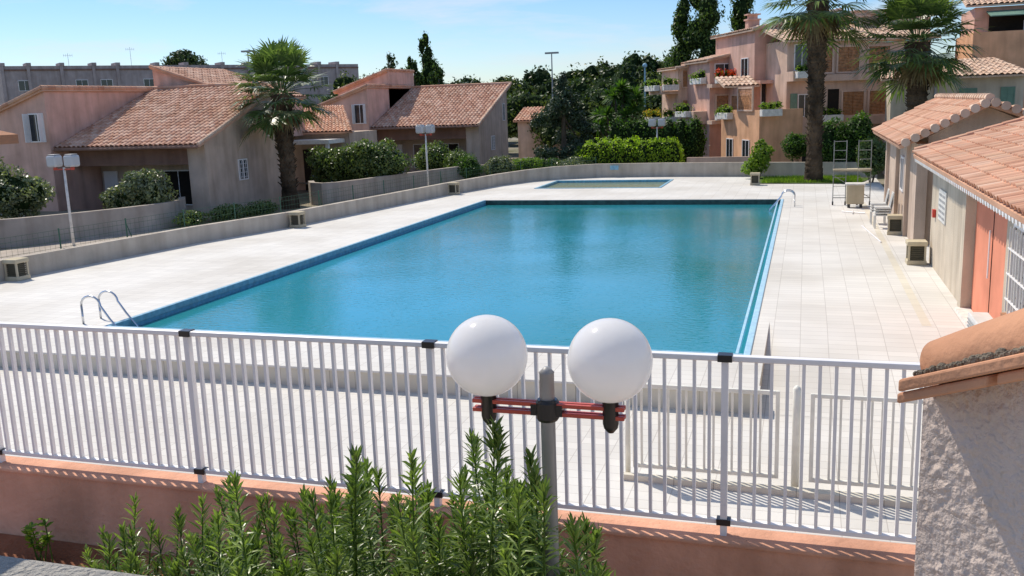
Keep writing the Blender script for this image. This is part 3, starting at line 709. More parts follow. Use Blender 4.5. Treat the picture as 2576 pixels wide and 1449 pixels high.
win(o,(8.2,58.3,3.2),XA,.8,1.2,NY,'window','shutter',fr='shutter');win(o,(10.3,58.3,3.2),XA,.6,1.2,NY,'window','shutter',fr='shutter')
P('downpipe',MB().tube([(6.9,58.22,5.0),(6.9,58.22,-.4)],.06,8),'greym',o)
o=E('apartment_building','orange rendered apartment block with dark balcony under tiled roof','apartment building',(12,64,-.5),'stepped apartment buildings')
P('wall',MB().box(9.4,63,-.5,20,70,7.7),'orange',o)
P('upper_wall',MB().box(9.8,65.5,7.7,20,71,9.3),'pink',o)
P('opening',MB().box(10.6,65.42,7.75,13.2,65.49,8.9),'dark',o);P('awning',MB().prism([(10.4,65.4,9.0),(13.6,65.4,9.0),(13.6,63.6,8.6),(10.4,63.6,8.6)],(0,0,.06)),'shutter',o)
tile_roof('roof',o,(9.2,65,9.4),(20.4,65,9.4),(20.4,69,10.6),(9.2,69,10.6),'tilep',.3,.42,.07)
P('air_conditioner',MB().box(12.2,63.4,7.72,13.0,63.8,8.3),'plastic',o)
P('satellite_dish',MB().tube([(11.5,64.9,10.1),(11.55,64.7,10.2)],[.4,.1],16),'plastic',o)
# ================================================================ POOL BUILDINGS (SHEDS)
o=E('pool_house','beige pool house with tiled roof and tall orange-red door','pool house',(5,20,0))
mb=MB();mb.box(3.2,20.7,-.4,3.5,26.5,2.78);mb.box(3.2,12.5,-.4,3.5,16.9,2.78);mb.box(3.2,16.9,2.45,3.5,20.7,2.78);mb.box(3.5,26.2,-.4,8.5,26.5,3.0);mb.box(3.5,12.5,-.4,8.5,12.8,3.0)
mb.box(3.14,20.7,-.4,3.199,21.1,2.7)
P('wall',mb,'beige',o)
dr=P('door',MB().box(3.34,16.91,0.02,3.40,20.69,2.445),'door',o,label='tall orange-red painted door')
P('handle',MB().tube([(3.30,18.9,1.0),(3.30,18.9,1.9)],.015,8),'white',dr)
P('seam',MB().box(3.33,18.78,.02,3.339,18.80,2.44),'dark',dr)
P('door_sill',MB().box(3.05,16.8,0,3.33,20.75,.04),'planter',o)
tile_roof('roof',o,(2.75,27.1,2.80),(2.75,12.3,2.80),(8.6,12.3,4.5),(8.6,27.1,4.5),'tileo',.25,.38,.075)
caps('verge',o,(2.8,27.1,2.88),(8.6,27.1,4.58),'tileo',.11)
mb=MB();y=12.5
while y<27:
    mb.tube([(2.78,y,2.69),(3.19,y,2.72)],[.07,.07],8);y+=.235
mb.box(2.95,12.4,2.60,3.19,27.0,2.65)
P('eave_scallop',mb,'scallop',o)
s=win(o,(3.2,16.1,1.0),V((0,-1,0)),1.6,1.35,NX,'window','glass',mull=2)
mb=MB()
for i in range(9): mb.box(3.08,16.05-i*.19,1.0,3.10,16.065-i*.19,2.35)
for z in(1.2,1.6,2.0): mb.box(3.075,14.5,z,3.105,16.1,z+.025)
P('window_bars',mb,'white',s)
P('window_sill',MB().box(3.05,14.4,.90,3.197,16.2,.95),'capt',s)
P('alarm_box',MB().box(3.12,25.55,1.3,3.197,25.75,1.5),'red',o,bevel=.01)
sg=P('sign',MB().box(3.17,23.8,1.35,3.197,25.0,2.1),'plastic',o,label='white pool rules notice board with dark rows of lettering')
mb=MB();rg=random.Random(5)
for r_ in range(5):
    for c_ in range(2): mb.box(3.165,23.9+c_*.55,1.42+r_*.13,3.168,24.35+c_*.55,1.48+r_*.13)
P('lettering',mb,'greym',sg)
o=E('air_conditioner','white outdoor air conditioning unit beside pool house wall','air conditioner',(2.9,17.0,0))
P('case',MB().box(2.72,16.2,.1,3.04,17.1,.75),'plastic',o,bevel=.02)
mb=MB()
for k in range(9): mb.box(2.70,16.3,.17+k*.06,2.719,17.0,.19+k*.06)
P('grille',mb,'greym',o)
for yy in(16.3,16.9): P('foot',MB().box(2.74,yy,0,3.02,yy+.1,.1),'black',o)
o=E('pool_house','grey beige outbuilding with barrel tiled gable roof','pool house',(5,35,0))
mb=MB();mb.box(3.1,29.4,-.1,3.4,39.5,2.95)
mb.prism([(3.4,29.6,-.1),(9,29.6,-.1),(9,29.6,3.0),(7,29.6,3.0),(4.9,29.6,3.95),(3.4,29.6,3.15)],(0,.2,0));mb.box(3.4,39.2,-.1,9,39.5,3)
mb.box(2.98,31.2,-.1,3.099,31.6,2.9);mb.box(2.98,34.6,-.1,3.099,35.0,2.9);mb.box(2.98,38.6,-.1,3.099,39.0,2.9)
P('wall',mb,'pinkgrey',o)
tile_roof('roof',o,(2.55,40.2,2.92),(2.55,29.0,2.92),(4.85,29.0,4.08),(4.85,40.2,4.08),'tileo',.25,.4,.08)
tile_roof('roof',o,(7.9,29.0,2.9),(7.9,40.2,2.9),(4.85,40.2,4.08),(4.85,29.0,4.08),'tileo',.25,.4,.08)
mb=MB()
for (a,b) in(((2.6,29.0,2.96),(4.85,29.0,4.12)),((4.85,29.0,4.12),(8,29.0,2.95))):
    a,b=V(a),V(b);n=round((b-a).length/.27)
    for i in range(n):
        p=a.lerp(b,(i+.5)/n);mb.tube([p+V((0,-.12,0)),p+V((0,.4,0))],[.125,.105],10)
me=mb.mesh('verge','tilep');me.uv_layers.new(name='UVMap')
for p in me.polygons:
    for li in p.loop_indices: me.uv_layers[0].data[li].uv=(p.index//12+.5,3.5)
P('verge',me,'tilep',o);caps('ridge',o,(4.85,29,4.2),(4.85,40.2,4.2),'tilep',.13)
win(o,(3.1,33.6,1.3),V((0,-1,0)),.9,1.0,NX,'window','glass')
# scaffold
o=E('scaffold_tower','small grey rolling scaffold tower with ladder frames','scaffold',(1.8,40,0))
for x in(1.12,2.05):
    mb=MB()
    for xx in(x,x+.48): mb.tube([(xx,40,.14),(xx,40,2.6)],.018,6)
    for k in range(7): mb.tube([(x,40,.4+k*.36),(x+.48,40,.4+k*.36)],.011,6)
    P('frame',mb,'scaff',o)
for z in(.3,1.35): P('brace',MB().tube([(1.12,39.97,z),(2.53,39.97,z)],.018,6),'scaff',o)
P('brace',MB().tube([(1.12,39.95,1.2),(2.53,39.95,.3)],.014,6),'scaff',o);P('platform',MB().box(1.1,39.7,1.40,2.55,40.3,1.46),'boxl',o)
for x in(1.12,1.6,2.05,2.53): P('wheel',MB().tube([(x-.03,40,.075),(x+.03,40,.075)],.075,12),'black',o)
o=E('storage_bin','white plastic storage crate on the deck by scaffold','crate',(1.95,39.0,0))
P('bin',MB().prism([(1.6,38.9,.15),(2.25,38.9,.15),(2.25,39.35,.15),(1.6,39.35,.15)],(0,0,.75)),'boxl',o,bevel=.03);P('lid',MB().box(1.56,38.86,.9,2.29,39.39,.97),'planter',o,bevel=.02)
for a_ in(1.65,2.1):
    for b_ in(38.95,39.2): P('foot',MB().box(a_,b_,0,a_+.1,b_+.1,.15),'black',o)
for n_,(cx,cy) in enumerate(((2.45,34.3),(2.5,33.2))):
    o=E('plastic_chair','stacked white plastic garden chairs beside outbuilding wall','chair',(cx,cy,0),'stacked white plastic chairs')
    for k in range(4):
        z=k*.09
        P('seat',MB().box(cx-.25,cy-.25,.42+z,cx+.25,cy+.25,.45+z),'plastic',o,bevel=.01)
        mb=MB()
        for i in range(5): mb.ob((cx+.22,cy-.23+i*.105,.45+z),(.03,0,0),(0,.06,0),(.08,0,.42))
        mb.ob((cx+.30,cy-.25,.86+z),(.03,0,0),(0,.5,0),(.01,0,.06));P('backrest',mb,'plastic',o)
    for sx in(-.24,.2):
        for sy in(-.25,.21): P('leg',MB().box(cx+sx,cy+sy,0,cx+sx+.045,cy+sy+.045,.42),'plastic',o)
    for sy in(-.28,.24): P('armrest',MB().box(cx-.25,cy+sy,.66,cx+.25,cy+sy+.04,.7),'plastic',o)
for a_,b_ in(((1.9,33.5,.03),(2.25,29.8,.03)),((1.4,37.6,.03),(2.2,37.0,.03)),((1.75,36.9,.04),(1.8,37.8,.04))):
    P('floor_pole',MB().tube([a_,b_],.022,6),'white',label='white plastic pole lying on the deck',cat='pole',group='poles lying on the deck')
sheet('drain_strip',[[(2.25,19.1),(2.42,19.1),(2.42,41),(2.25,41)]],'step',.004)
# ================================================================ NEAR STUCCO WALLS
dv=V((.66,-.751,0));nv=V((-.751,-.66,0))
c0=V((.245,2.0,0))
o=E('garden_wall','rough pink grey roughcast wall with terracotta tile cap','wall',(.6,1.7,0))
me=MB();nu_,nz_=110,210
nz=mathutils.noise.noise
vs=[]
for i in range(nu_+1):
    for j in range(nz_+1):
        u=i/nu_*.7;z=3.0+(3.93+.435*u-3.0)*j/nz_
        q=nz(V((u*48,z*22,1)))*.5+nz(V((u*110,z*70,5)))*.5+nz(V((u*16,z*9,9)))*.35
        q=max(-.12,q)
        vs.append(c0+dv*u+nv*(.006*q*min(1,i/2))+UZ*z)
fs=[(i*(nz_+1)+j,(i+1)*(nz_+1)+j,(i+1)*(nz_+1)+j+1,i*(nz_+1)+j+1) for i in range(nu_) for j in range(nz_)]
me.add(vs,fs);th=-nv*.5
P('roughcast_face',me,'rough',o,True)
me=MB();a=c0-nv*.014;b=a+dv*1.3
me.add([a+UZ*0,b+UZ*0,b+th+UZ*0,a+th+UZ*0,a+UZ*3.93,b+UZ*4.5,b+th+UZ*4.5,a+th+UZ*3.93],[(0,3,2,1),(4,5,6,7),(0,1,5,4),(1,2,6,5),(2,3,7,6),(3,0,4,7)])
P('wall',me,'rough',o)
t0=V((.185,1.905,3.915));sl=(dv+UZ*.44).normalized()
P('cap_slab',MB().ob(t0,sl*1.6,-nv*.62,UZ*.026),'capt',o,bevel=.005)
P('cap_slab',MB().ob(t0-sl*.012-nv*.01-UZ*.024,sl*.22,-nv*.6,UZ*.022),'capt',o,bevel=.005)
P('cap_slab',MB().ob(t0+sl*.225-nv*.014-UZ*.024,sl*1.4,-nv*.6,UZ*.022),'capt',o,bevel=.005)
mm=MB()
for i in range(90):
    u=.02+i*.008;r_=.006+.010*abs(nz(V((i*.7,2,1))))
    mm.sphere(t0+sl*u-nv*(.028+.010*nz(V((i*.9,5,5))))+UZ*(.030+.004*nz(V((i*1.1,7,3)))),r_,8,6)
mm.ob(t0+sl*.03-nv*.03+UZ*.026,sl*1.4,-nv*.5,UZ*.010)
P('mortar_bed',mm,'mortar',o)
def barrel(p,axis,L,r0,r1,side,n=18,th=.012):
    mb=MB();axis=V(axis).normalized();side=V(side).normalized();upv=side.cross(axis)
    if upv.z<0: upv=-upv
    vs=[]
    for k in range(7):
        f=k/6;c=V(p)+axis*L*f;r=(r0+(r1-r0)*f)*(1+.012*math.sin(9*f))
        for rr in(r,r-th):
            for i in range(n+1):
                t=math.pi*i/n;vs.append(c+side*math.cos(t)*rr+upv*math.sin(t)*rr)
    m=(n+1);fs=[]
    for k in range(6):
        A_=k*2*m;B_=A_+2*m
        for i in range(n): fs+=[(A_+i,A_+i+1,B_+i+1,B_+i),(A_+m+i,B_+m+i,B_+m+i+1,A_+m+i+1)]
    for A_ in(0,12*m):
        for i in range(n): fs.append((A_+i,A_+m+i,A_+m+i+1,A_+i+1))
    return mb.add(vs,fs)
for k in range(2):
    st=t0+sl*.012-nv*(.105+.22*k)+UZ*.034
    P('barrel_tile',barrel(st,sl,.5,.055,.092,nv),'capt',o,True)
    P('barrel_tile',barrel(st+sl*.42+UZ*.015,sl,.6,.085,.11,nv),'capt',o,True)
o=E('garden_wall','roughcast wall end with terracotta barrel tile cap','wall',(-2.6,1.9,0))
P('wall',MB().box(-2.9,1.65,0,-2.3,2.0,4.45),'rough',o)
P('cap_slab',MB().prism([(-2.9,1.6,4.60),(-2.09,1.6,4.44),(-2.09,1.6,4.465),(-2.9,1.6,4.625)],(0,.5,0)),'capt',o)
P('barrel_tile',barrel((-2.10,1.97,4.475),(-1,0,.18),.6,.06,.075,(0,1,0)),'capt',o,True)
P('balcony_parapet',MB().box(-3,.9,2.6,.15,1.43,3.6),'conc',label='rough weathered concrete balcony parapet',cat='parapet',bevel=.02)
# ================================================================ PALMS
def fan_leaf(mb,base,dirv,pl,fl,rg,dead=False):
    dirv=V(dirv).normalized()
    side=dirv.cross(UZ)
    if side.length<.05: side=V((1,0,0))
    side.normalize();nrm=side.cross(dirv)
    tip=base+dirv*pl+UZ*(-.10*pl*pl*(1-dirv.z))
    mb.tube([base,base.lerp(tip,.5)+UZ*.05,tip],[.03,.022,.015],4,False)
    n=21
    for i in range(n):
        a=R(-96+192*i/(n-1))+rg.uniform(-.05,.05);L=fl*(.68+.32*math.cos(a*.8))*rg.uniform(.85,1.08)
        d=(dirv*math.cos(a)+side*math.sin(a)+nrm*.12*abs(math.sin(a))).normalized()
        wd=(side*math.cos(a)-dirv*math.sin(a)).normalized()*(.028+.016*fl)
        m=tip+d*L*.55-UZ*.03*L;e=tip+d*L*.93-UZ*(.2*L*rg.uniform(.4,1.7));mm=tip+d*L*.3
        mb.add([tip,mm-wd*.8,m-wd,m+wd,mm+wd*.8],[(0,1,2,3,4)])
        mb.add([m-wd,e,m+wd],[(0,1,2)])
def palm(loc,h,tr,cr,label,seed,nl=46):
    rg=random.Random(seed)
    o=E('palm_tree',label,'palm tree',loc,'palm trees by the pool');B=V(loc)
    vs=[];fs=[];n=26;nr=int(h/.085)
    lean=V((rg.uniform(-.3,.3),rg.uniform(-.2,.2),0))
    for i in range(nr+1):
        f=i/nr;z=f*h
        r=tr*(1.25-.35*min(1,f*5)) if f<.2 else tr*(.9+.35*max(0,(f-.45)/.55)**1.2)
        for j in range(n):
            ph=(j/n*13+ (i//3)*.5)%1;saw=1-((i%3)/3)
            am=.05+.2*min(1,max(0,f-.05)*2)
            rr=r*(1+am*(saw-.3)*(1-abs(ph-.5)*1.6))*rg.uniform(.96,1.05);t=2*math.pi*j/n
            vs.append(B+lean*f*f+V((math.cos(t)*rr,math.sin(t)*rr,z-.1)))
    for i in range(nr):
        for j in range(n): fs.append((i*n+j,i*n+(j+1)%n,(i+1)*n+(j+1)%n,(i+1)*n+j))
    mb=MB().add(vs,fs)
    for k in range(int(200*h/6)):
        f=rg.uniform(.2,1);a=rg.random()*6.28;r=tr*(.88+.33*max(0,(f-.45)/.55)**1.2)
        p=B+lean*f*f+V((math.cos(a)*r,math.sin(a)*r,f*h-.1));q=V((math.cos(a),math.sin(a),.9))
        mb.tube([p,p+q*rg.uniform(.1,.2)],[.055,.02],4)
    P('trunk',mb,'palmt',o)
    T=B+lean+V((0,0,h))
    mb=MB()
    for i in range(nl):
        a=i*2.39996;f=(i+.5)/nl;el=R(86-124*f**.85+rg.uniform(-9,9))
        d=V((math.cos(a)*math.cos(el),math.sin(a)*math.cos(el),math.sin(el)))
        fan_leaf(mb,T+V((math.cos(a),math.sin(a),0))*tr*.5+UZ*(.2-.4*f),d,cr*.5*rg.uniform(.75,1.15),cr*.5,rg)
    P('crown',mb,'lpalm',o)
    mb=MB()
    for i in range(9):
        a=rg.random()*6.28;el=R(rg.uniform(-80,-55))
        d=V((math.cos(a)*math.cos(el),math.sin(a)*math.cos(el),math.sin(el)))
        fan_leaf(mb,T+V((math.cos(a),math.sin(a),0))*tr*.9-UZ*.3,d,cr*.25,cr*.35,rg)
    P('dry_frond',mb,'ldead',o)
    return o
palm((-25.8,43.3,-.5),6.0,.40,3.0,'stocky fan palm with shaggy trunk beside beige villa',11,nl=58)
palm((.45,50.7,0),9.3,.39,3.4,'tall fan palm with thick shaggy trunk in grass bed',12,nl=54)
palm((5.4,52,-.3),7.2,.44,3.5,'broad fan palm rising behind the pool outbuilding',13,nl=62)
# ================================================================ TREES
def pine_lobes(h,w,seed):
    r=random.Random(seed);L=[]
    for i in range(9):
        a=r.random()*6.28;d=r.random()**.6*w*.62
        L.append((math.cos(a)*d,math.sin(a)*d,h*r.uniform(.62,.86)-d*.18,w*r.uniform(.28,.42),w*r.uniform(.28,.42),h*r.uniform(.13,.2)))
    for i in range(5):
        a=r.random()*6.28;L.append((math.cos(a)*w*.6,math.sin(a)*w*.6,h*r.uniform(.3,.55),w*.4,w*.4,h*.2))
    return L
far=[(-.50,112,9.6,5),(-.468,118,10.4,5),(-.435,112,8.4,4.5),(-.40,120,9,5),(-.365,112,8.0,5),(-.335,118,8.8,5.4),(-.30,110,7.6,5),(-.27,118,9.0,5),(-.24,108,8.2,4.5),(-.212,112,9.9,4.6),(-.185,108,9.2,4.5),(-.158,110,10.3,4.6),(-.138,102,8.6,4),(-.118,100,8.2,4)]
for i,(q,y,h,w_) in enumerate(far):
    tree('pine_tree',(q*y,y,-.5),h*.8,.25,pine_lobes(h+.5,w_,i),2600,.42,['lpine2','lpine','lpine3'][i%3],'dark green umbrella pine in far tree belt','tree','pine trees beyond the houses',i)
for i,(q,y,h,w_) in enumerate([(-.29,84,5.6,4),(-.245,80,5.4,3.6),(-.215,86,6.2,3.8),(-.17,84,6.0,3.6),(-.14,80,5.6,3.2),(-.33,90,6,4),(-.19,92,7.6,4)]):
    tree('broadleaf_tree',(q*y,y,-.5),h*.7,.2,pine_lobes(h+.4,w_,i+40),2200,.32,'lpine2' if i%2 else 'lpine3','dense rounded dark green tree behind the hedges','tree','trees behind the hedges',i+40)
def col_tree(x,y,h,w_,mat,label,seed,n=2600,z0=-.5,size=.3,core=.7):
    r=random.Random(seed);L=[]
    k=16
    for i in range(k):
        f=(i+.5)/k;ww=w_*(1.12-f)**.55*min(1,.5+f*3)*r.uniform(.75,1.1)
        L.append((r.uniform(-.25,.25)*w_,r.uniform(-.25,.25)*w_,h*(.10+.86*f),ww*.55,ww*.55,h/k*1.25))
    return tree('poplar_tree',(x,y,z0),h*.9,.18,L,n,size,mat,label,'tree','tall slender trees',seed,up=.8,core=core,lump=.25)
col_tree(-45.5,100,11.3,2.4,'lpine','slender feathery dark conifer above the rooftops',50,core=.4)
col_tree(-41.2,100,13.2,2.6,'lpop','tall slender poplar above the rooftops',51)
col_tree(-41.5,98,10.6,2.0,'lpop','slender poplar beside a taller one',52)
col_tree(-38.7,98,9.8,2.4,'lpop','slender poplar in the tree belt',53)
col_tree(-45,103,9.6,2.0,'lpine','narrow dark tree in the tree belt',54)
col_tree(-.120*88,88,14.0,3.2,'lpop','tall poplar behind the apartment buildings',55,7000,size=.26)
col_tree(-.098*88,88,16.5,3.8,'lpop','tall dense poplar behind the apartment buildings',56,9000,size=.26)
col_tree(-.064*88,90,17.5,3.0,'lpop','tall dense poplar behind the apartment buildings',57,7000,size=.26)
tree('pine_tree',(-109,150,-.5),14,.4,[(0,0,14.6,3.6,3,1.5),(2.5,0,13.6,2.5,2,1),(-2,0,14,2,2,1.2),(0,0,15.8,2,2,1.1)],2600,.5,'lpine','umbrella pine rising behind the apartment row','tree','pine trees beyond the houses',60)
L=[];r=random.Random(9)
for i in range(30):
    f=r.random();rad=2.75*(1-f)**.75*r.uniform(.5,1);a=r.random()*6.28
    L.append((math.cos(a)*rad,math.sin(a)*rad,.9+5.4*f,.95*(1.25-f),.95*(1.25-f),.5))
tree('conifer_tree',(-15.6,62,-.3),6.4,.2,L,15000,.17,'lconif','dark blue-green conifer with uneven spreading branches',seed=61,core=.5,lump=.3)
o=E('yucca_tree','clump of spiky yuccas with several leafy heads','tree',(-13.6,72,-.4))
mb=MB();mt=MB();r=random.Random(4)
for i in range(15):
    x=-13.6+r.uniform(-1.7,1.7);y=72+r.uniform(-.8,.8);z=r.uniform(2.6,5.6)-abs(x+13.6)*.5
    mt.tube([(-13.6+r.uniform(-.6,.6),72,-.4),(x,y,z)],[.12,.08],6)
    for k in range(60):
        d=V((r.gauss(0,1),r.gauss(0,1),r.gauss(.45,.8))).normalized();s=d.orthogonal().normalized()*.05;p=V((x,y,z))
        mb.add([p-s,p+d*.45-s*1.2,p+d*.95-UZ*.12,p+d*.45+s*1.2,p+s],[(0,1,2,3,4)])
P('trunk',mt,'trunk',o);P('crown',mb,'lhedged',o)
def hedge(x0,x1,y0,y1,z0,z1,mat,label,n,size,seed):
    L=[];r=random.Random(seed);k=max(2,int((x1-x0)/.8))
    for i in range(k):
        for yy in(y0,y1):
            L.append((x0+(x1-x0)*(i+.5)/k,yy,(z0+z1)/2+r.uniform(-.08,.08),.75,.6,(z1-z0)*.53))
    o=E('hedge',label,'hedge',((x0+x1)/2,(y0+y1)/2,z0),'clipped hedges')
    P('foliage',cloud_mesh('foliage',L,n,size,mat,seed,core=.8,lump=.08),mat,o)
    P('stem',MB().tube([((x0+x1)/2,(y0+y1)/2,z0-.3),((x0+x1)/2,(y0+y1)/2,z1-.3)],.05,6),'trunk',o)
hedge(-13.4,-7.6,58.6,59.8,-.3,2.05,'lhedge','long clipped bright green hedge beyond the low wall',20000,.14,1)
hedge(-13.0,-6.8,65,66.4,-.2,3.1,'lhedged','darker green hedge behind the bright hedge',9000,.17,2)
bush('bush',(-29.3,36.1,.0),[(0,0,1.0,1.1,.9,.75),(.7,0,1.15,.8,.8,.85),(-1.2,0,.7,.9,.8,.6),(.1,-.2,1.5,.7,.6,.55)],9000,.15,'lbushg','grey-green oleander bush in front of villa porch',group='garden bushes',seed=1,lump=.25)
bush('bush',(-33.2,33,.0),[(0,0,1.3,1.4,1.2,1.1),(-1.5,0,1.5,1.4,1.2,1.2)],8000,.15,'lbushg','leafy grey-green bush at the garden edge',group='garden bushes',seed=2,lump=.25)
bush('bush',(-31.6,27.0,.4),[(0,0,.7,1.4,1.3,.8),(-1,0,.9,1.2,1.2,.9)],7000,.12,'lbush','rounded shrub growing in the round planter',group='garden bushes',seed=3)
bush('bush',(-25.2,50,.0),[(0,0,1.3,1.6,1.2,1.2),(1.7,.3,1.3,1.5,1.2,1.25),(-1.7,0,1.3,1.3,1.1,1.15),(.8,-.3,2.0,1,.8,.7)],15000,.15,'lbush','large dense green oleander bush beside fan palm',group='garden bushes',seed=4,lump=.25)
bush('bush',(-24.3,60,-.2),[(0,0,1.1,1.3,1,1.2)],3500,.16,'lbush','green bush in front of second villa',group='garden bushes',seed=5)
for i,(x,y,z,a,b,m,lb) in enumerate([(-20.6,56.5,.5,.95,.85,'lhedged','round clipped green shrub'),(-18.6,57,.5,.95,.8,'lbushg','round clipped grey-green shrub'),(-17.0,58,.45,1.1,.6,'lbushb','low bright green shrub'),(-15.5,58.5,.45,1,.5,'lhedged','low dark green shrub'),(-14,58,.55,1.1,.5,'lbushg','low spreading yellowish shrub'),(-22.0,58.5,.7,1,.9,'lbush','rounded green shrub by villa wall'),(-13.7,60,.9,.8,.8,'lbushb','bright shrub beside hedge')]):
    bush('shrub',(x,y,-.4),[(0,0,z+.4,a,a*.8,b)],3000,.12,m,lb+' beyond the low wall','shrub','shrubs beyond the low wall',30+i)
bush('shrub',(-2.4,53.0,.1),[(0,0,.8,.55,.5,.6),(.2,0,1.3,.6,.5,.5),(-.4,0,.5,.5,.5,.45),(.1,0,1.7,.3,.3,.35)],2600,.15,'lbushb','bright green leafy shrub beside tall palm','shrub',None,40,core=.4)
bush('shrub',(-.5,56,.0),[(0,0,1.6,.8,.7,.75)],2200,.12,'lhedged','dark clipped shrub behind low wall','shrub',None,41)
bush('bush',(2.0,54.6,.0),[(-.7,0,1.9,1,.9,1.1),(.7,0,2.1,1.1,.9,1.2),(0,0,1.1,1.5,.9,1)],8000,.15,'lhedged','large green bush behind low wall near scaffold',group='garden bushes',seed=42)
bush('shrub',(3.2,50,.0),[(0,0,1.3,.8,.7,.9)],2500,.14,'lbush','green shrub behind the outbuilding corner','shrub',None,43)
bush('ground_plants',(-26.2,38.2,-.45),[(0,0,.3,.7,1.3,.45),(.4,2.2,.25,.6,1.3,.4),(-.6,-2.0,.3,.5,1.0,.4)],4500,.1,'lbush','low green climbing plants at villa wall foot','ground cover',None,44,core=.6)
bush('ground_plants',(-22.4,34.2,-.45),[(0,0,.15,.5,1.5,.3),(.5,2.5,.15,.5,1.3,.25)],2500,.1,'lbushb','low ground plants with yellow tinge along fence','ground cover',None,45,core=.6)
sheet('grass_bed',[[(-2.2,49.8),(2.6,49.3),(3.4,52.6),(-2.6,54.0)]],'grass',.03)
mb=MB();r=random.Random(3)
for i in range(5000):
    x=r.uniform(-2.1,2.8);y=r.uniform(49.9,53.2);h=r.uniform(.06,.2);a=r.random()*6.28;s=V((math.cos(a),math.sin(a),0))*.02
    p=V((x,y,.03));mb.add([p-s,p+s,p+V((r.uniform(-.05,.05),r.uniform(-.05,.05),h))],[(0,1,2)])
P('grass',mb,'lbushb',kind='stuff')
def mast(x,y,z,label,m='greym',hd=True):
    o=E('light_mast',label,'street light',(x,y,-.5),'tall light masts')
    P('pole',MB().tube([(x,y,-.5),(x,y,z)],[.12,.06],8),m,o)
    if hd:P('lamp_head',MB().box(x-.7,y-.2,z+.02,x+.75,y+.2,z+.2),'greym',o)
    else: P('lamp_head',MB().sphere((x,y,z+.15),.2,12,8),m,o)
mast(-26.3,100,9.6,'tall grey floodlight mast above the trees');mast(-57.3,90,10.9,'tall grey floodlight mast behind villas')
mast(-13,80,7.1,'slim blue pole with small round head','blue',False)
o=E('small_house','distant white house with terracotta roof among trees','house',(-16.5,92,-.5))
P('wall',MB().box(-20,90,-.5,-13.6,94,3.9),'farwall',o);tile_roof('roof',o,(-20.4,89.5,3.8),(-13.3,89.5,3.8),(-13.3,93,5),(-20.4,93,5),'tileo',.35,.5)
win(o,(-14.8,90,2.0),XA,.9,1.2,NY)
o=E('small_house','distant cream house with orange tiled roof by the street','house',(-21,80,-.5))
P('wall',MB().box(-24,79,-.5,-18.6,83,3.0),'peach',o);tile_roof('roof',o,(-24.3,78.6,3.0),(-18.2,78.6,3.0),(-18.2,82,4.1),(-24.3,82,4.1),'tileo',.3,.45)
win(o,(-20.0,79,.8),XA,.9,1.3,NY)
sheet('road',[[(-30,68),(-7,64),(-5,72),(-30,76)]],'road',-.49)
P('street_wall',MB().box(-19,63.5,-.5,-9.5,63.75,.75),'retain',label='low dark rendered wall along the street',cat='wall')
P('street_wall',MB().box(-6.8,57.2,-.5,-2.2,57.4,.95),'peach',label='low beige garden wall below the apartments',cat='wall')
P('wall_sign',MB().box(-11.0,54.75,.45,-10.5,54.8,.7),'blue',label='small blue depth sign fixed on low wall',cat='sign')
# ================================================================ OLEANDERS
outl=[(-5.3,1.2),(-4.9,1.32),(-4.5,1.8),(-4.1,1.7),(-3.66,2.18),(-3.3,1.9),(-2.95,2.08),(-2.75,2.2),(-2.61,2.64),(-2.4,2.0),(-2.2,2.44),(-1.95,2.15),(-1.77,2.70),(-1.5,2.25),(-1.3,2.0),(-1.12,2.2),(-.95,1.5)]
def ztop(x):
    for (a,za),(b,zb) in zip(outl[:-1],outl[1:]):
        if a<=x<=b: return za+(zb-za)*(x-a)/(b-a)
    return 1.3
def leaf(mb,p,d,L,wd,rg):
    d=d.normalized();s=d.cross(V((rg.gauss(0,.4),rg.gauss(0,.4),1)))
    if s.length<.05: s=V((1,0,0))
    s=s.normalized()*wd;n=s.cross(d).normalized();dr=-UZ*L*rg.uniform(.05,.22)
    q1=p+d*L*.3;q2=p+d*L*.65+dr*.5;e=p+d*L+dr*1.5
    f=n*wd*.35
    mb.add([p,q1+s+f,q2+s*.85+f,e,q2+dr*0,q1],[(0,5,1),(5,4,2,1),(4,3,2)])
    mb.add([p,q1-s+f,q2-s*.85+f,e,q2,q1],[(0,1,5),(1,2,4,5),(2,3,4)])
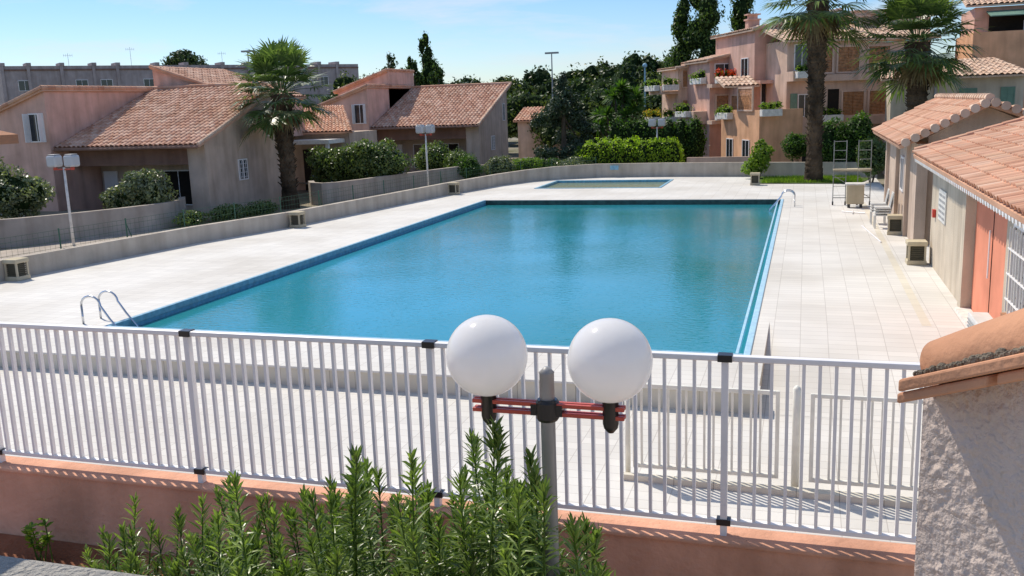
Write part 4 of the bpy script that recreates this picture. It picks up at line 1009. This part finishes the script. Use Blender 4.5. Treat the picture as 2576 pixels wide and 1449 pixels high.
def oleander(xa,xb,stems,seed,label,ya=4.2,yb=5.8):
    rg=random.Random(seed);cx=(xa+xb)/2
    o=E('oleander_shrub',label,'shrub',(cx,5,.3),'oleander shrubs at the wall')
    ml=MB();ms=MB()
    for i in range(stems):
        x=rg.uniform(xa,xb);y=rg.uniform(ya,yb)
        drop=0 if i<4 else .06+rg.random()**1.1*.85
        zt=ztop(x)+(5-y)*.40-drop;x*=y/5
        b=V((cx+(x-cx)*.5,5+(y-5)*.5,.3));t=V((x+rg.uniform(-.12,.12),y+rg.uniform(-.1,.1),zt));mid=b.lerp(t,.5)+V((rg.uniform(-.12,.12),rg.uniform(-.12,.12),0))
        ms.tube([b,mid,t],[.012,.008,.004],5,False)
        k=0;s=0
        Ls=(t-mid).length*2;dirt=(t-mid).normalized()
        while s<min(.85,Ls):
            f2=1-s/Ls;p=(b.lerp(mid,f2*2) if f2<.5 else mid.lerp(t,f2*2-1))
            g=.40+s*2.8;g=min(g,1.5)
            for j in range(3):
                if rg.random()<.12: continue
                a=k*1.05+j*2.094+rg.uniform(-.5,.5)
                d=V((math.cos(a)*g,math.sin(a)*g,.95-.6*min(1,s*2)+rg.uniform(-.3,.25)))+dirt*.3
                leaf(ml,p,d,rg.uniform(.10,.17)*(.55+.45*min(1,s*8+.15)),rg.uniform(.0072,.0108),rg)
            k+=1;s+=.021 if s<.15 else .036
    P('stem',ms,'lhedged',o);P('foliage',ml,'lole',o)
oleander(-5.0,-4.1,40,1,'low oleander shrub with narrow leaves before pink wall')
oleander(-4.15,-3.2,66,2,'leafy oleander shrub with upright narrow-leaved shoots')
oleander(-3.25,-2.35,78,3,'tall oleander shrub with upright narrow-leaved shoots')
oleander(-2.4,-1.6,82,4,'tallest oleander shrub with dense narrow leaves')
oleander(-1.7,-1.02,76,5,'oleander shrub growing around the lamp post base',3.9,5.2)
mb=MB();rg=random.Random(8);ms=MB()
for i in range(6):
    p=V((-6.95+rg.uniform(-.12,.12),6.6,.3));t=p+V((rg.uniform(-.12,.12),0,rg.uniform(.2,.55)));ms.tube([p,t],.006,4)
    for k in range(12):
        a=rg.random()*6.28;leaf(mb,p.lerp(t,rg.uniform(.4,1)),V((math.cos(a),math.sin(a),.6)),.09,.022,rg)
o=E('seedling','small broad-leaved seedling at foot of pink wall','plant',(-6.95,6.6,.3));P('stem',ms,'lhedged',o);P('foliage',mb,'lbushb',o)
